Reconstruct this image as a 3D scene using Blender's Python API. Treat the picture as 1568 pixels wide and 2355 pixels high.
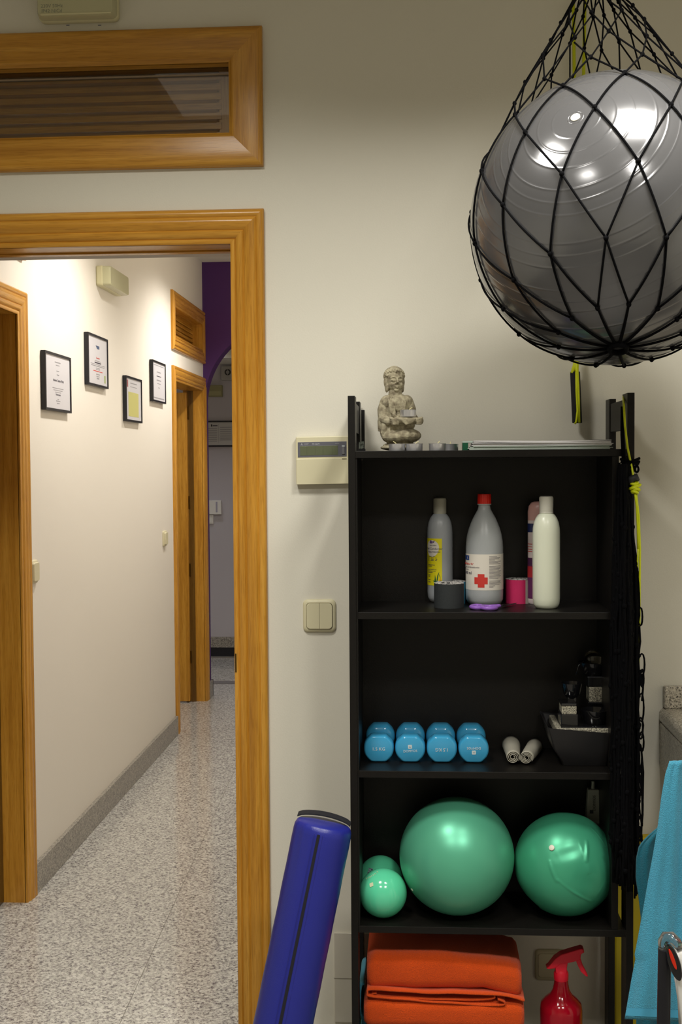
import bpy, bmesh, math, random
from mathutils import Vector, Matrix, noise
sc = bpy.context.scene
for o in list(bpy.data.objects): bpy.data.objects.remove(o)
C = sc.collection
random.seed(7)
# ---------------------------------------------------------------- camera
F_PX, YAW, PITCH, ROLL, EYE = 2721.5, 0.0629, 0.0383, -0.0070, 1.4948
CX, CY = 784.0, 1177.5
_F = Vector((-math.sin(YAW)*math.cos(PITCH), math.cos(YAW)*math.cos(PITCH), -math.sin(PITCH)))
_R = _F.cross(Vector((0,0,1))).normalized(); _U = _R.cross(_F)
RT = math.cos(ROLL)*_R + math.sin(ROLL)*_U
UP = -math.sin(ROLL)*_R + math.cos(ROLL)*_U
cam = bpy.data.objects.new('camera', bpy.data.cameras.new('camera')); C.objects.link(cam)
cam.data.sensor_fit = 'HORIZONTAL'; cam.data.sensor_width = 36.0
cam.data.lens = F_PX/1568*36.0; cam.data.clip_start = .02; cam.data.clip_end = 60
m = Matrix((RT, UP, -_F)).transposed().to_4x4(); m.translation = Vector((0,0,EYE))
cam.matrix_world = m; sc.camera = cam
sc.view_settings.view_transform = 'Standard'; sc.view_settings.look = 'None'
sc.view_settings.exposure = 0.0; sc.view_settings.gamma = 1.0
sc.view_settings.use_curve_mapping = False
w = bpy.data.worlds.new('world'); sc.world = w; w.use_nodes = True
w.node_tree.nodes['Background'].inputs[0].default_value = (.8,.85,1,1)
w.node_tree.nodes['Background'].inputs[1].default_value = 0.02
# ---------------------------------------------------------------- lights
def area(name, loc, sx, sy, power, col, spread=180, rot=(0,0,0)):
    l = bpy.data.lights.new(name, 'AREA'); l.shape = 'RECTANGLE'; l.size = sx; l.size_y = sy
    l.energy = power; l.color = col; l.spread = math.radians(spread)
    o = bpy.data.objects.new(name, l); C.objects.link(o); o.location = loc; o.rotation_euler = rot
    return o
CEIL = 2.80
PANELS = [(-.56,1.78),(.50,1.74),(-.56,.58),(.62,.58)]
for i,(x,y) in enumerate(PANELS):
    area('panel_lamp', (x,y,CEIL-.025), .32,.32, (16,20.5,18.5,26)[i], (1,.968,.895), 142)
HALL_SPOTS = [(-.72,4.40),(-.72,6.30)]
for x,y in HALL_SPOTS:
    l = bpy.data.lights.new('hall_lamp','SPOT'); l.energy = 67; l.color=(1,.95,.88); l.spot_size=math.radians(150); l.spot_blend=.7; l.shadow_soft_size=.05
    o = bpy.data.objects.new('hall_lamp', l); C.objects.link(o); o.location=(x,y,2.70)
area('far_room_fill', (-1.75,8.75,2.45), .5,.5, 14, (.93,.93,1), 110)  # unseen fill added to brighten the far room, upper wall kept dim
area('side_room_fill', (-2.5,6.3,2.6), .4,.4, 7, (1,.92,.82), 170)  # unseen fill added to brighten the room behind the far corridor door

# ---------------------------------------------------------------- helpers
def P(px, py, X=None, Y=None, Z=None):
    """point of the place seen at a photo position on a plane X=, Y= or Z="""
    d = _F + RT*((px-CX)/F_PX) + UP*((CY-py)/F_PX)
    o = Vector((0,0,EYE))
    t = (X/d.x) if X is not None else (Y/d.y) if Y is not None else ((Z-EYE)/d.z)
    return o + d*t
def lin(c):
    return tuple(((v/255)/12.92 if v/255 <= .04045 else ((v/255+.055)/1.055)**2.4) for v in c)
MATS = {}
def mat(name, col, rough=.5, metal=0, spec=.5, trans=0, ior=1.45, alpha=1, emit=None, bump=None, coat=0, sheen=0, noise_col=None, sss=0):
    if name in MATS: return MATS[name]
    m = bpy.data.materials.new(name); m.use_nodes = True; nt = m.node_tree
    b = nt.nodes['Principled BSDF']; c = lin(col)
    b.inputs['Base Color'].default_value = (*c,1); b.inputs['Roughness'].default_value = rough
    b.inputs['Metallic'].default_value = metal; b.inputs['Specular IOR Level'].default_value = spec
    b.inputs['Transmission Weight'].default_value = trans; b.inputs['IOR'].default_value = ior
    b.inputs['Alpha'].default_value = alpha; b.inputs['Coat Weight'].default_value = coat
    b.inputs['Sheen Weight'].default_value = sheen
    if sss: b.inputs['Subsurface Weight'].default_value = sss; b.inputs['Subsurface Radius'].default_value=(.01,.01,.01)
    if emit: b.inputs['Emission Color'].default_value=(*lin(emit[0]),1); b.inputs['Emission Strength'].default_value=emit[1]
    tc = nt.nodes.new('ShaderNodeTexCoord')
    if noise_col:   # (second colour, scale, detail, low, high)
        n = nt.nodes.new('ShaderNodeTexNoise'); n.inputs['Scale'].default_value = noise_col[1]; n.inputs['Detail'].default_value = noise_col[2]
        r = nt.nodes.new('ShaderNodeValToRGB'); r.color_ramp.elements[0].position = noise_col[3]; r.color_ramp.elements[1].position = noise_col[4]
        r.color_ramp.elements[0].color = (*c,1); r.color_ramp.elements[1].color = (*lin(noise_col[0]),1)
        nt.links.new(tc.outputs['Object'], n.inputs['Vector']); nt.links.new(n.outputs['Fac'], r.inputs['Fac']); nt.links.new(r.outputs['Color'], b.inputs['Base Color'])
    if bump:        # (scale, strength, detail)
        n = nt.nodes.new('ShaderNodeTexNoise'); n.inputs['Scale'].default_value = bump[0]; n.inputs['Detail'].default_value = bump[2]
        bp = nt.nodes.new('ShaderNodeBump'); bp.inputs['Strength'].default_value = bump[1]; bp.inputs['Distance'].default_value = .002
        nt.links.new(tc.outputs['Object'], n.inputs['Vector']); nt.links.new(n.outputs['Fac'], bp.inputs['Height']); nt.links.new(bp.outputs['Normal'], b.inputs['Normal'])
    MATS[name] = m; return m
def wood(axis, tone=1.0, name='oak'):
    key = '%s_%s'%(name,axis)
    if key in MATS: return MATS[key]
    m = bpy.data.materials.new(key); m.use_nodes = True; nt = m.node_tree; N = nt.nodes; L = nt.links
    b = N['Principled BSDF']; b.inputs['Roughness'].default_value = .27; b.inputs['Specular IOR Level'].default_value=.45
    tc = N.new('ShaderNodeTexCoord'); mp = N.new('ShaderNodeMapping')
    s = [1,1,1]; s['XYZ'.index(axis)] = .045; mp.inputs['Scale'].default_value = s
    L.new(tc.outputs['Object'], mp.inputs['Vector'])
    n1 = N.new('ShaderNodeTexNoise'); n1.inputs['Scale'].default_value = 55; n1.inputs['Detail'].default_value = 5; n1.inputs['Roughness'].default_value=.6; n1.inputs['Distortion'].default_value=.6
    n2 = N.new('ShaderNodeTexNoise'); n2.inputs['Scale'].default_value = 420; n2.inputs['Detail'].default_value = 3
    n3 = N.new('ShaderNodeTexNoise'); n3.inputs['Scale'].default_value = 14; n3.inputs['Detail'].default_value = 2; n3.inputs['Distortion'].default_value=1.5
    for n in (n1,n2,n3): L.new(mp.outputs['Vector'], n.inputs['Vector'])
    r = N.new('ShaderNodeValToRGB'); e = r.color_ramp.elements
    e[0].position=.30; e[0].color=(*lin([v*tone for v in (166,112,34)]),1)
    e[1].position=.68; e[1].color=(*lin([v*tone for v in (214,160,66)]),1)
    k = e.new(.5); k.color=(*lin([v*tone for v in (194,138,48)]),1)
    mx0 = N.new('ShaderNodeMath'); mx0.operation='MULTIPLY_ADD'; mx0.inputs[1].default_value=.65
    sc3 = N.new('ShaderNodeMath'); sc3.operation='MULTIPLY'; sc3.inputs[1].default_value=.35
    L.new(n3.outputs['Fac'], sc3.inputs[0]); L.new(n1.outputs['Fac'], mx0.inputs[0]); L.new(sc3.outputs[0], mx0.inputs[2])
    L.new(mx0.outputs[0], r.inputs['Fac'])
    r2 = N.new('ShaderNodeValToRGB'); r2.color_ramp.elements[0].position=.36; r2.color_ramp.elements[0].color=(.62,.55,.45,1); r2.color_ramp.elements[1].position=.5; r2.color_ramp.elements[1].color=(1,1,1,1)
    L.new(n2.outputs['Fac'], r2.inputs['Fac'])
    mx = N.new('ShaderNodeMixRGB'); mx.blend_type='MULTIPLY'; mx.inputs['Fac'].default_value=.45
    L.new(r.outputs['Color'], mx.inputs[1]); L.new(r2.outputs['Color'], mx.inputs[2]); L.new(mx.outputs['Color'], b.inputs['Base Color'])
    bp = N.new('ShaderNodeBump'); bp.inputs['Strength'].default_value=.12; bp.inputs['Distance'].default_value=.001
    L.new(n2.outputs['Fac'], bp.inputs['Height']); L.new(bp.outputs['Normal'], b.inputs['Normal'])
    MATS[key]=m; return m
def granite(name, base, mid, dark, scale=170, rough=.3, spec=.5, contrast=1.0):
    if name in MATS: return MATS[name]
    m = bpy.data.materials.new(name); m.use_nodes=True; nt=m.node_tree; N=nt.nodes; L=nt.links
    b=N['Principled BSDF']; b.inputs['Roughness'].default_value=rough; b.inputs['Specular IOR Level'].default_value=spec
    tc=N.new('ShaderNodeTexCoord')
    n1=N.new('ShaderNodeTexNoise'); n1.inputs['Scale'].default_value=scale; n1.inputs['Detail'].default_value=3; n1.inputs['Roughness'].default_value=.7
    v=N.new('ShaderNodeTexVoronoi'); v.inputs['Scale'].default_value=scale*.9; v.inputs['Randomness'].default_value=1
    for n in (n1,v): L.new(tc.outputs['Object'], n.inputs['Vector'])
    r=N.new('ShaderNodeValToRGB'); e=r.color_ramp.elements
    e[0].position=.36; e[0].color=(*lin(dark),1); e[1].position=.60; e[1].color=(*lin(base),1)
    k=e.new(.455); k.color=(*lin(mid),1)
    L.new(n1.outputs['Fac'], r.inputs['Fac'])
    r2=N.new('ShaderNodeValToRGB'); r2.color_ramp.interpolation='CONSTANT'
    q=r2.color_ramp.elements; q[0].position=0; q[0].color=(1,1,1,1); q[1].position=.12; q[1].color=(.78,.78,.76,1)
    k=q.new(.45); k.color=(1,1,.98,1); k=q.new(.8); k.color=(.62,.60,.62,1); k=q.new(.9); k.color=(1,1,1,1)
    L.new(v.outputs['Color'], r2.inputs['Fac'])
    mx=N.new('ShaderNodeMixRGB'); mx.blend_type='MULTIPLY'; mx.inputs['Fac'].default_value=.75*contrast
    L.new(r.outputs['Color'], mx.inputs[1]); L.new(r2.outputs['Color'], mx.inputs[2]); L.new(mx.outputs['Color'], b.inputs['Base Color'])
    MATS[name]=m; return m

class MB:
    def __init__(s): s.v=[]; s.f=[]
    def add(s, vs, fs):
        n=len(s.v); s.v += [Vector(v) for v in vs]; s.f += [tuple(i+n for i in f) for f in fs]; return s
    def box(s, a, b):
        x0,y0,z0=[min(a[i],b[i]) for i in range(3)]; x1,y1,z1=[max(a[i],b[i]) for i in range(3)]
        return s.add([(x0,y0,z0),(x1,y0,z0),(x1,y1,z0),(x0,y1,z0),(x0,y0,z1),(x1,y0,z1),(x1,y1,z1),(x0,y1,z1)],
              [(0,3,2,1),(4,5,6,7),(0,1,5,4),(1,2,6,5),(2,3,7,6),(3,0,4,7)])
    def loft(s, rings, cap=True, closed=True):
        n=len(rings[0]); base=len(s.v)
        for r in rings: s.v += [Vector(v) for v in r]
        for i in range(len(rings)-1):
            for j in range(n if closed else n-1):
                k=(j+1)%n; a=base+i*n
                s.f.append((a+j,a+k,a+n+k,a+n+j))
        if cap and closed:
            s.f.append(tuple(base+j for j in reversed(range(n)))); a=base+(len(rings)-1)*n; s.f.append(tuple(a+j for j in range(n)))
        return s
    def lathe(s, prof, c=(0,0,0), axis=(0,0,1), n=32, cap=True):
        """prof: (radius, height)"""
        a=Vector(axis).normalized(); u=a.orthogonal().normalized(); w=a.cross(u); c=Vector(c)
        return s.loft([[c+a*h+(u*math.cos(t)+w*math.sin(t))*max(r,1e-5) for t in [2*math.pi*j/n for j in range(n)]] for r,h in prof], cap)
    def tube(s, path, r, n=8, closed=False):
        P_=[Vector(p) for p in path]; rings=[]; up=None
        rr = r if isinstance(r,(list,tuple)) else [r]*len(P_)
        for i,p in enumerate(P_):
            if closed: t=(P_[(i+1)%len(P_)]-P_[i-1])
            else: t=(P_[min(i+1,len(P_)-1)]-P_[max(i-1,0)])
            t=t.normalized() if t.length>1e-9 else Vector((0,0,1))
            if up is None: up=t.orthogonal().normalized()
            up=(up-t*up.dot(t)); up=up.normalized() if up.length>1e-6 else t.orthogonal().normalized()
            w_=t.cross(up); rings.append([p+(up*math.cos(a)+w_*math.sin(a))*rr[i] for a in [2*math.pi*j/n for j in range(n)]])
        if closed: rings.append(rings[0]); return s.loft(rings, cap=False)
        return s.loft(rings)
    def sphere(s, c, r, n=32, m=16, sc_=(1,1,1)):
        c=Vector(c); rings=[]
        for i in range(1,m):
            t=math.pi*i/m
            rings.append([c+Vector((r*sc_[0]*math.sin(t)*math.cos(a), r*sc_[1]*math.sin(t)*math.sin(a), -r*sc_[2]*math.cos(t))) for a in [2*math.pi*j/n for j in range(n)]])
        b=len(s.v); s.loft(rings, cap=False); e=len(s.v)
        s.v += [c-Vector((0,0,r*sc_[2])), c+Vector((0,0,r*sc_[2]))]
        for j in range(n):
            k=(j+1)%n; s.f.append((e,b+k,b+j)); s.f.append((e+1, b+(m-2)*n+j, b+(m-2)*n+k))
        return s
    def prism(s, poly, d):
        """poly: 3-D points of a flat outline, d: extrusion vector"""
        d=Vector(d); return s.loft([[Vector(p) for p in poly],[Vector(p)+d for p in poly]])
    def grid(s, fn, nu, nv, thick=0):
        pts=[[Vector(fn(i/nu,j/nv)) for j in range(nv+1)] for i in range(nu+1)]
        b=len(s.v)
        for r in pts: s.v += r
        for i in range(nu):
            for j in range(nv):
                a=b+i*(nv+1)+j; s.f.append((a,a+nv+1,a+nv+2,a+1))
        return s
    def build(s, name, m, parent=None, smooth=None, bevel=None, seg=2, solid=None, sub=0):
        me=bpy.data.meshes.new(name)
        org = ORG.get(parent.name) if parent else None
        if org is None:
            xs=[v.x for v in s.v]; ys=[v.y for v in s.v]; zs=[v.z for v in s.v]
            org=Vector(((min(xs)+max(xs))/2,(min(ys)+max(ys))/2,min(zs)))
        me.from_pydata([v-org for v in s.v],[],s.f); me.validate()
        bm=bmesh.new(); bm.from_mesh(me); bmesh.ops.recalc_face_normals(bm, faces=bm.faces); bm.to_mesh(me); bm.free()
        me.materials.append(m)
        o=bpy.data.objects.new(name, me); C.objects.link(o)
        if parent: o.parent=parent
        else: o.location=org
        ORG[o.name]=org
        if smooth is not None:
            for p in me.polygons: p.use_smooth=True
            if smooth<180: me.set_sharp_from_angle(angle=math.radians(smooth))
        if solid: k=o.modifiers.new('s','SOLIDIFY'); k.thickness=solid; k.offset=0
        if bevel:
            k=o.modifiers.new('b','BEVEL'); k.width=bevel; k.segments=seg; k.limit_method='ANGLE'; k.angle_limit=math.radians(40)
        if sub: k=o.modifiers.new('u','SUBSURF'); k.levels=sub; k.render_levels=sub
        return o
ORG={}
def empty(name, loc, label=None, cat=None, group=None, kind=None):
    o=bpy.data.objects.new(name,None); C.objects.link(o); o.location=loc; o.empty_display_size=.05; ORG[o.name]=Vector(loc)
    return tag(o,label,cat,group,kind)
def tag(o, label=None, cat=None, group=None, kind=None):
    if label: o['label']=label
    if cat: o['category']=cat
    if group: o['group']=group
    if kind: o['kind']=kind
    return o
def text(name, body, size, origin, ux, uy, m, parent, align='CENTER', thick=.0003, bend=None, bold=0):
    """flat lettering: origin, right direction ux, up direction uy"""
    cu=bpy.data.curves.new(name,'FONT'); cu.body=body; cu.size=size; cu.align_x=align; cu.align_y='CENTER'; cu.extrude=thick; cu.offset=bold; cu.resolution_u=2
    t=bpy.data.objects.new('tmp',cu); C.objects.link(t); bpy.context.view_layer.update()
    dg=bpy.context.evaluated_depsgraph_get(); me=bpy.data.meshes.new_from_object(t.evaluated_get(dg))
    bpy.data.objects.remove(t); ux=Vector(ux).normalized(); uy=Vector(uy).normalized(); un=ux.cross(uy); origin=Vector(origin)
    org=ORG.get(parent.name) if parent else Vector((0,0,0))
    for v in me.vertices:
        p=origin+ux*v.co.x+uy*v.co.y+un*v.co.z
        if bend: p=bend(v.co)
        v.co=p-org
    me.materials.clear(); me.materials.append(m)
    me.name=name; o=bpy.data.objects.new(name,me); C.objects.link(o)
    if parent: o.parent=parent
    ORG[o.name]=org
    return o
def kids(o): return [c for c in bpy.data.objects if c.parent==o]
def copy_tree(o, parent=None):
    c=o.copy(); C.objects.link(c)
    if parent: c.parent=parent
    ORG[c.name]=ORG.get(o.name)
    for k in kids(o): copy_tree(k,c)
    return c
OX,OY,OZ = wood('X'),wood('Y'),wood('Z')
PAINT = mat('wall_paint',(222,218,204),.75,spec=.25,bump=(300,.13,3))
HALLPAINT = mat('hall_paint',(230,224,213),.72,spec=.25,bump=(300,.12,3))
PURPLE = mat('purple_paint',(84,52,108),.7,spec=.2,bump=(300,.12,3))
BLACKW = mat('black_laminate',(19,17,15),.40,spec=.30,bump=(420,.12,2))
BLACKP = mat('black_plastic',(20,20,22),.45)
IVORY = mat('ivory_plastic',(212,205,172),.4)
WHITEP = mat('white_plastic',(232,231,226),.4)
GRAN = granite('floor_granite',(214,212,206),(176,173,168),(108,103,108),120,.13,.5)
GRANB = granite('skirting_granite',(186,181,170),(138,132,124),(90,84,82),170,.3)
# ================================================================= THE SETTING
YW = 2.90; YH = 3.05            # room face and corridor face of the front wall
XH = -1.348                     # left wall of the corridor
# door opening and window opening
DI = P(532,700,Y=YW).x          # right inner edge
DO = DI+.083
DZ = P(533,560,Y=YW-.012).z     # inner top
DL = DI-.80                     # left inner edge
TZ0 = P(530,303,Y=YW-.012).z; TZ1 = P(530,141,Y=YW-.012).z
def holes_wall(name, y0, y1, x0, x1, z1, holes, m):
    b=MB(); xs=sorted({x0,x1,*[h[0] for h in holes],*[h[1] for h in holes]}); zs=sorted({0,z1,*[h[2] for h in holes],*[h[3] for h in holes]})
    for i in range(len(xs)-1):
        for j in range(len(zs)-1):
            cx,cz=(xs[i]+xs[i+1])/2,(zs[j]+zs[j+1])/2
            if any(h[0]<cx<h[1] and h[2]<cz<h[3] for h in holes): continue
            b.box((xs[i],y0,zs[j]),(xs[i+1],y1,zs[j+1]))
    return tag(b.build(name,m),kind='structure')
holes_wall('wall_front',YW,YH,-2.4,1.9,CEIL,[(DL-.015,DI+.015,0,DZ+.015),(DL-.015,DI+.015,TZ0-.012,TZ1+.012)],PAINT)
tag(MB().box((-2.4,-1.5,-.02),(1.9,YW+.02,0)).build('floor',mat('low_bounce_floor',(112,108,102),.5,noise_col=((128,124,118),40,4,.4,.6))),kind='structure')  # unseen floor, greyed down to cut its bounce onto the lower wall
tag(MB().box((-4.2,YW+.02,-.02),(1.9,10.6,0)).build('floor_corridor',GRAN),kind='structure')
tag(MB().box((-2.4,-1.5,CEIL),(1.9,YH,CEIL+.05)).build('ceiling',mat('ceiling_paint',(226,222,210),.8)),kind='structure')
tag(MB().box((-2.5,-1.5,0),(-2.4,YH,CEIL)).build('wall_left',PAINT),kind='structure')
tag(MB().box((1.9,-1.5,0),(2.0,YH,CEIL)).build('wall_right',PAINT),kind='structure')
tag(MB().box((-2.5,-1.6,0),(2.0,-1.5,CEIL)).build('wall_back',PAINT),kind='structure')
# floor joints (thin grout lines)
GROUT=mat('grout',(120,116,106),.8)
def joint(name,a,b,wd=.0014):
    a=Vector(a); b=Vector(b); d=(b-a).normalized(); s=Vector((-d.y,d.x,0))*wd/2
    tag(MB().prism([a-s,b-s,b+s,a+s],(0,0,.0006)).build(name,GROUT),kind='structure')
ja=P(490,1880,Z=0); jb=P(300,2300,Z=0)
dj=(jb-ja); joint('trim_1',ja-dj*.45,jb+dj*.4)

# ---- casing helper: mitred moulding round an opening
DOORPROF=[(0,0),(0,.008),(.004,.0105),(.010,.0105),(.0125,.007),(.016,.012),(.022,.015),(.029,.0155),(.033,.011),(.037,.0155),(.052,.018),(.060,.018),(.064,.0135),(.069,.018),(.078,.018),(.083,.013),(.083,0)]
FLATPROF=[(0,0),(0,.006),(.006,.009),(.008,.013),(.012,.014),(.045,.0165),(.072,.018),(.080,.017),(.083,.013),(.083,0)]
def casing(name, p0, p1, out, n, prof, m, parent, mit0, mit1, scale=1):
    p0=Vector(p0); p1=Vector(p1); al=(p1-p0).normalized(); out=Vector(out); n=Vector(n)
    r0=[p0+out*u*scale-al*(u*scale*mit0)+n*h for u,h in prof]; r1=[p1+out*u*scale+al*(u*scale*mit1)+n*h for u,h in prof]
    return MB().loft([r0,r1]).build(name,m,parent,smooth=50)
# ---- door 1 (the opening beside the bookcase)
d1=empty('door_1',(DI,YW,0),kind='structure')
casing('side_casing',(DI,YW,0),(DI,YW,DZ),(1,0,0),(0,-1,0),DOORPROF,OZ,d1,0,1)
casing('side_casing',(DL,YW,0),(DL,YW,DZ),(-1,0,0),(0,-1,0),DOORPROF,OZ,d1,0,1)
casing('head_casing',(DL,YW,DZ),(DI,YW,DZ),(0,0,1),(0,-1,0),DOORPROF,OX,d1,1,1)
MB().box((DI,YW-.004,0),(DI+.014,YH,DZ)).build('jamb_lining',OZ,d1)
MB().box((DL,YW-.004,0),(DL-.014,YH,DZ)).build('jamb_lining',OZ,d1)
MB().box((DL-.014,YW-.004,DZ),(DI+.014,YH-.045,DZ+.014)).box((DL,YH-.075,DZ-.004),(DI,YH-.05,DZ)).build('head_lining',OX,d1,bevel=.001)
MB().box((DL-.014,YH-.045,DZ-.0015),(DI+.014,YH+.004,DZ+.014)).build('head_strip',mat('pale_grey',(190,184,176),.6),d1)  # pale grey strip along the corridor edge of the head
MB().box((DI-.003,YW+.012,P(541,1545,Y=YW).z),(DI+.001,YW+.045,P(541,1505,Y=YW).z)).build('strike_plate',mat('brass',(150,120,70),.3,metal=1),d1,bevel=.001)
sp=P(542,1503,Y=YW-.011); sq=P(542,1546,Y=YW-.011)
MB().box((sp.x-.0015,sp.y-.001,sq.z),(sp.x+.0015,sp.y+.01,sp.z)).build('latch_lip',mat('dark_metal',(60,50,36),.35,metal=1),d1,bevel=.0006)
# ---- window 1 (louvred transom over the door)
w1=empty('window_1',(DI,YW,TZ0),kind='structure')
casing('side_casing',(DI,YW,TZ0),(DI,YW,TZ1),(1,0,0),(0,-1,0),FLATPROF,OZ,w1,1,1)
casing('side_casing',(DL,YW,TZ0),(DL,YW,TZ1),(-1,0,0),(0,-1,0),FLATPROF,OZ,w1,1,1)
casing('head_casing',(DL,YW,TZ1),(DI,YW,TZ1),(0,0,1),(0,-1,0),FLATPROF,OX,w1,1,1)
casing('sill_casing',(DL,YW,TZ0),(DI,YW,TZ0),(0,0,-1),(0,-1,0),FLATPROF,OX,w1,1,1)
MB().box((DL-.01,YW-.002,TZ1),(DI+.01,YH,TZ1+.011)).box((DL-.01,YW-.002,TZ0-.011),(DI+.01,YH,TZ0)).build('lining',OX,w1)
MB().box((DI,YW-.002,TZ0),(DI+.01,YH,TZ1)).box((DL,YW-.002,TZ0),(DL-.01,YH,TZ1)).build('lining',OZ,w1)
MB().box((DI-.034,YW+.055,TZ0),(DI,YW+.09,TZ1)).box((DL+.034,YW+.055,TZ0),(DL,YW+.09,TZ1)).build('louvre_stile',OZ,w1,bevel=.001)
nS=7; hS=(TZ1-TZ0)/nS
for i in range(nS):
    z=TZ0+hS*(i+.5)
    prf=[(DL+.03,YW+.058,z-.008),(DL+.03,YW+.058,z+.0065),(DL+.03,YW+.086,z+.026),(DL+.03,YW+.086,z+.006)]
    MB().prism(prf,(DI-.028-DL-.03,0,0)).build('slat',OX,w1)
    MB().box((DI-.040,YW+.052,z-.010),(DI-.028,YW+.066,z+.006)).build('slat_stop',OX,w1)
glass=bpy.data.materials.new('window_glass'); glass.use_nodes=True; _n=glass.node_tree
_n.nodes.remove(_n.nodes['Principled BSDF']); _t=_n.nodes.new('ShaderNodeBsdfTransparent'); _t.inputs[0].default_value=(.93,.94,.93,1)
_g=_n.nodes.new('ShaderNodeBsdfGlossy'); _g.inputs['Roughness'].default_value=.02; _f=_n.nodes.new('ShaderNodeFresnel'); _f.inputs['IOR'].default_value=1.5
_m=_n.nodes.new('ShaderNodeMixShader'); _n.links.new(_f.outputs[0],_m.inputs[0]); _n.links.new(_t.outputs[0],_m.inputs[1]); _n.links.new(_g.outputs[0],_m.inputs[2]); _n.links.new(_m.outputs[0],_n.nodes['Material Output'].inputs[0])
MB().box((DL,YW+.028,TZ0),(DI,YW+.032,TZ1)).build('pane',glass,w1)
MB().box((DL,YW+.024,TZ1-.020),(DI,YW+.036,TZ1-.0165)).build('glazing_bead',mat('sealant',(150,132,110),.5),w1)

# ================================================================= CORRIDOR
Y3 = P(464,600,X=XH).y          # end of the corridor's left wall
HC=2.80
YA=P(392.5,740,X=XH).y; YB=P(467.9,800,X=XH).y
cw=.083
d3i=(YA+cw,YB-cw); z3=P(393.4,839.4,X=XH).z-cw
t3=(P(392.5,798,X=XH).z+cw*.9, P(391.8,669,X=XH).z-cw*.9)
y2=P(53,700,X=XH).y; d2i=(y2-cw-.80,y2-cw); z2=P(53.6,674.4,X=XH).z-cw
def side_wall(name,x0,x1,y0,y1,z1,holes,m):
    b=MB(); ys=sorted({y0,y1,*[h[0] for h in holes],*[h[1] for h in holes]}); zs=sorted({0,z1,*[h[2] for h in holes],*[h[3] for h in holes]})
    for i in range(len(ys)-1):
        for j in range(len(zs)-1):
            cy,cz=(ys[i]+ys[i+1])/2,(zs[j]+zs[j+1])/2
            if any(h[0]<cy<h[1] and h[2]<cz<h[3] for h in holes): continue
            b.box((x0,ys[i],zs[j]),(x1,ys[i+1],zs[j+1]))
    return tag(b.build(name,m),kind='structure')
t2=(t3[0],t3[1])
side_wall('wall_corridor_left',XH-.12,XH,YH,Y3+.13,HC,[(d3i[0]-.01,d3i[1]+.01,0,z3+.01),(d3i[0]-.01,d3i[1]+.01,t3[0]-.01,t3[1]+.01),(d2i[0]-.01,d2i[1]+.01,0,z2+.01)],HALLPAINT)
tag(MB().box((-.30,YH,0),(-.20,10.6,HC)).build('wall_corridor_right',HALLPAINT),kind='structure')
tag(MB().box((-4.2,YH,HC),(-.2,10.6,HC+.05)).build('ceiling_corridor',mat('ceiling_paint',(226,222,210),.8)),kind='structure')
def side_door(idx, di, z, kids_=True):
    d=empty('door_%d'%idx,(XH,di[0],0),kind='structure'); n=(1,0,0)
    casing('side_casing',(XH,di[1],0),(XH,di[1],z),(0,1,0),n,DOORPROF,OZ,d,0,1)
    casing('side_casing',(XH,di[0],0),(XH,di[0],z),(0,-1,0),n,DOORPROF,OZ,d,0,1)
    casing('head_casing',(XH,di[0],z),(XH,di[1],z),(0,0,1),n,DOORPROF,OY,d,1,1)
    MB().box((XH-.12,di[1],0),(XH+.002,di[1]+.01,z)).build('jamb_lining',OZ,d)
    MB().box((XH-.12,di[0],0),(XH+.002,di[0]-.01,z)).build('jamb_lining',OZ,d)
    MB().box((XH-.12,di[0]-.01,z),(XH+.002,di[1]+.01,z+.01)).build('head_lining',OY,d)
    return d
d2=side_door(2,d2i,z2)
MB().box((XH-.11,d2i[0],.005),(XH-.075,d2i[1]-.001,z2)).build('door_leaf',wood('Z',.45,'shaded_oak'),d2)  # doorway gloom toned into the leaf: oak darkened to look unlit
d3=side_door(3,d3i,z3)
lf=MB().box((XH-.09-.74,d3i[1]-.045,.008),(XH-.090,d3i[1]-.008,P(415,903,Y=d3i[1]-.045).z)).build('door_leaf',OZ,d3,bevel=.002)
MB().box((XH-.090,d3i[1]-.012,0),(XH-.056,d3i[1]-.0,z3)).build('door_stop',wood('Z',.55,'shaded_gap_oak'),d3)  # dark gap beside the leaf, its shade toned into the oak
BR=mat('brass',(150,120,70),.3,metal=1)
for py in (1155,1310,1510,950):
    z=P(434,py,Y=d3i[1]).z
    MB().lathe([(.006,-.04),(.006,.04)],(XH-.086,d3i[1]-.014,z),n=10).build('hinge',mat('dark_brass',(92,66,28),.35,metal=1),d3)
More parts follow.
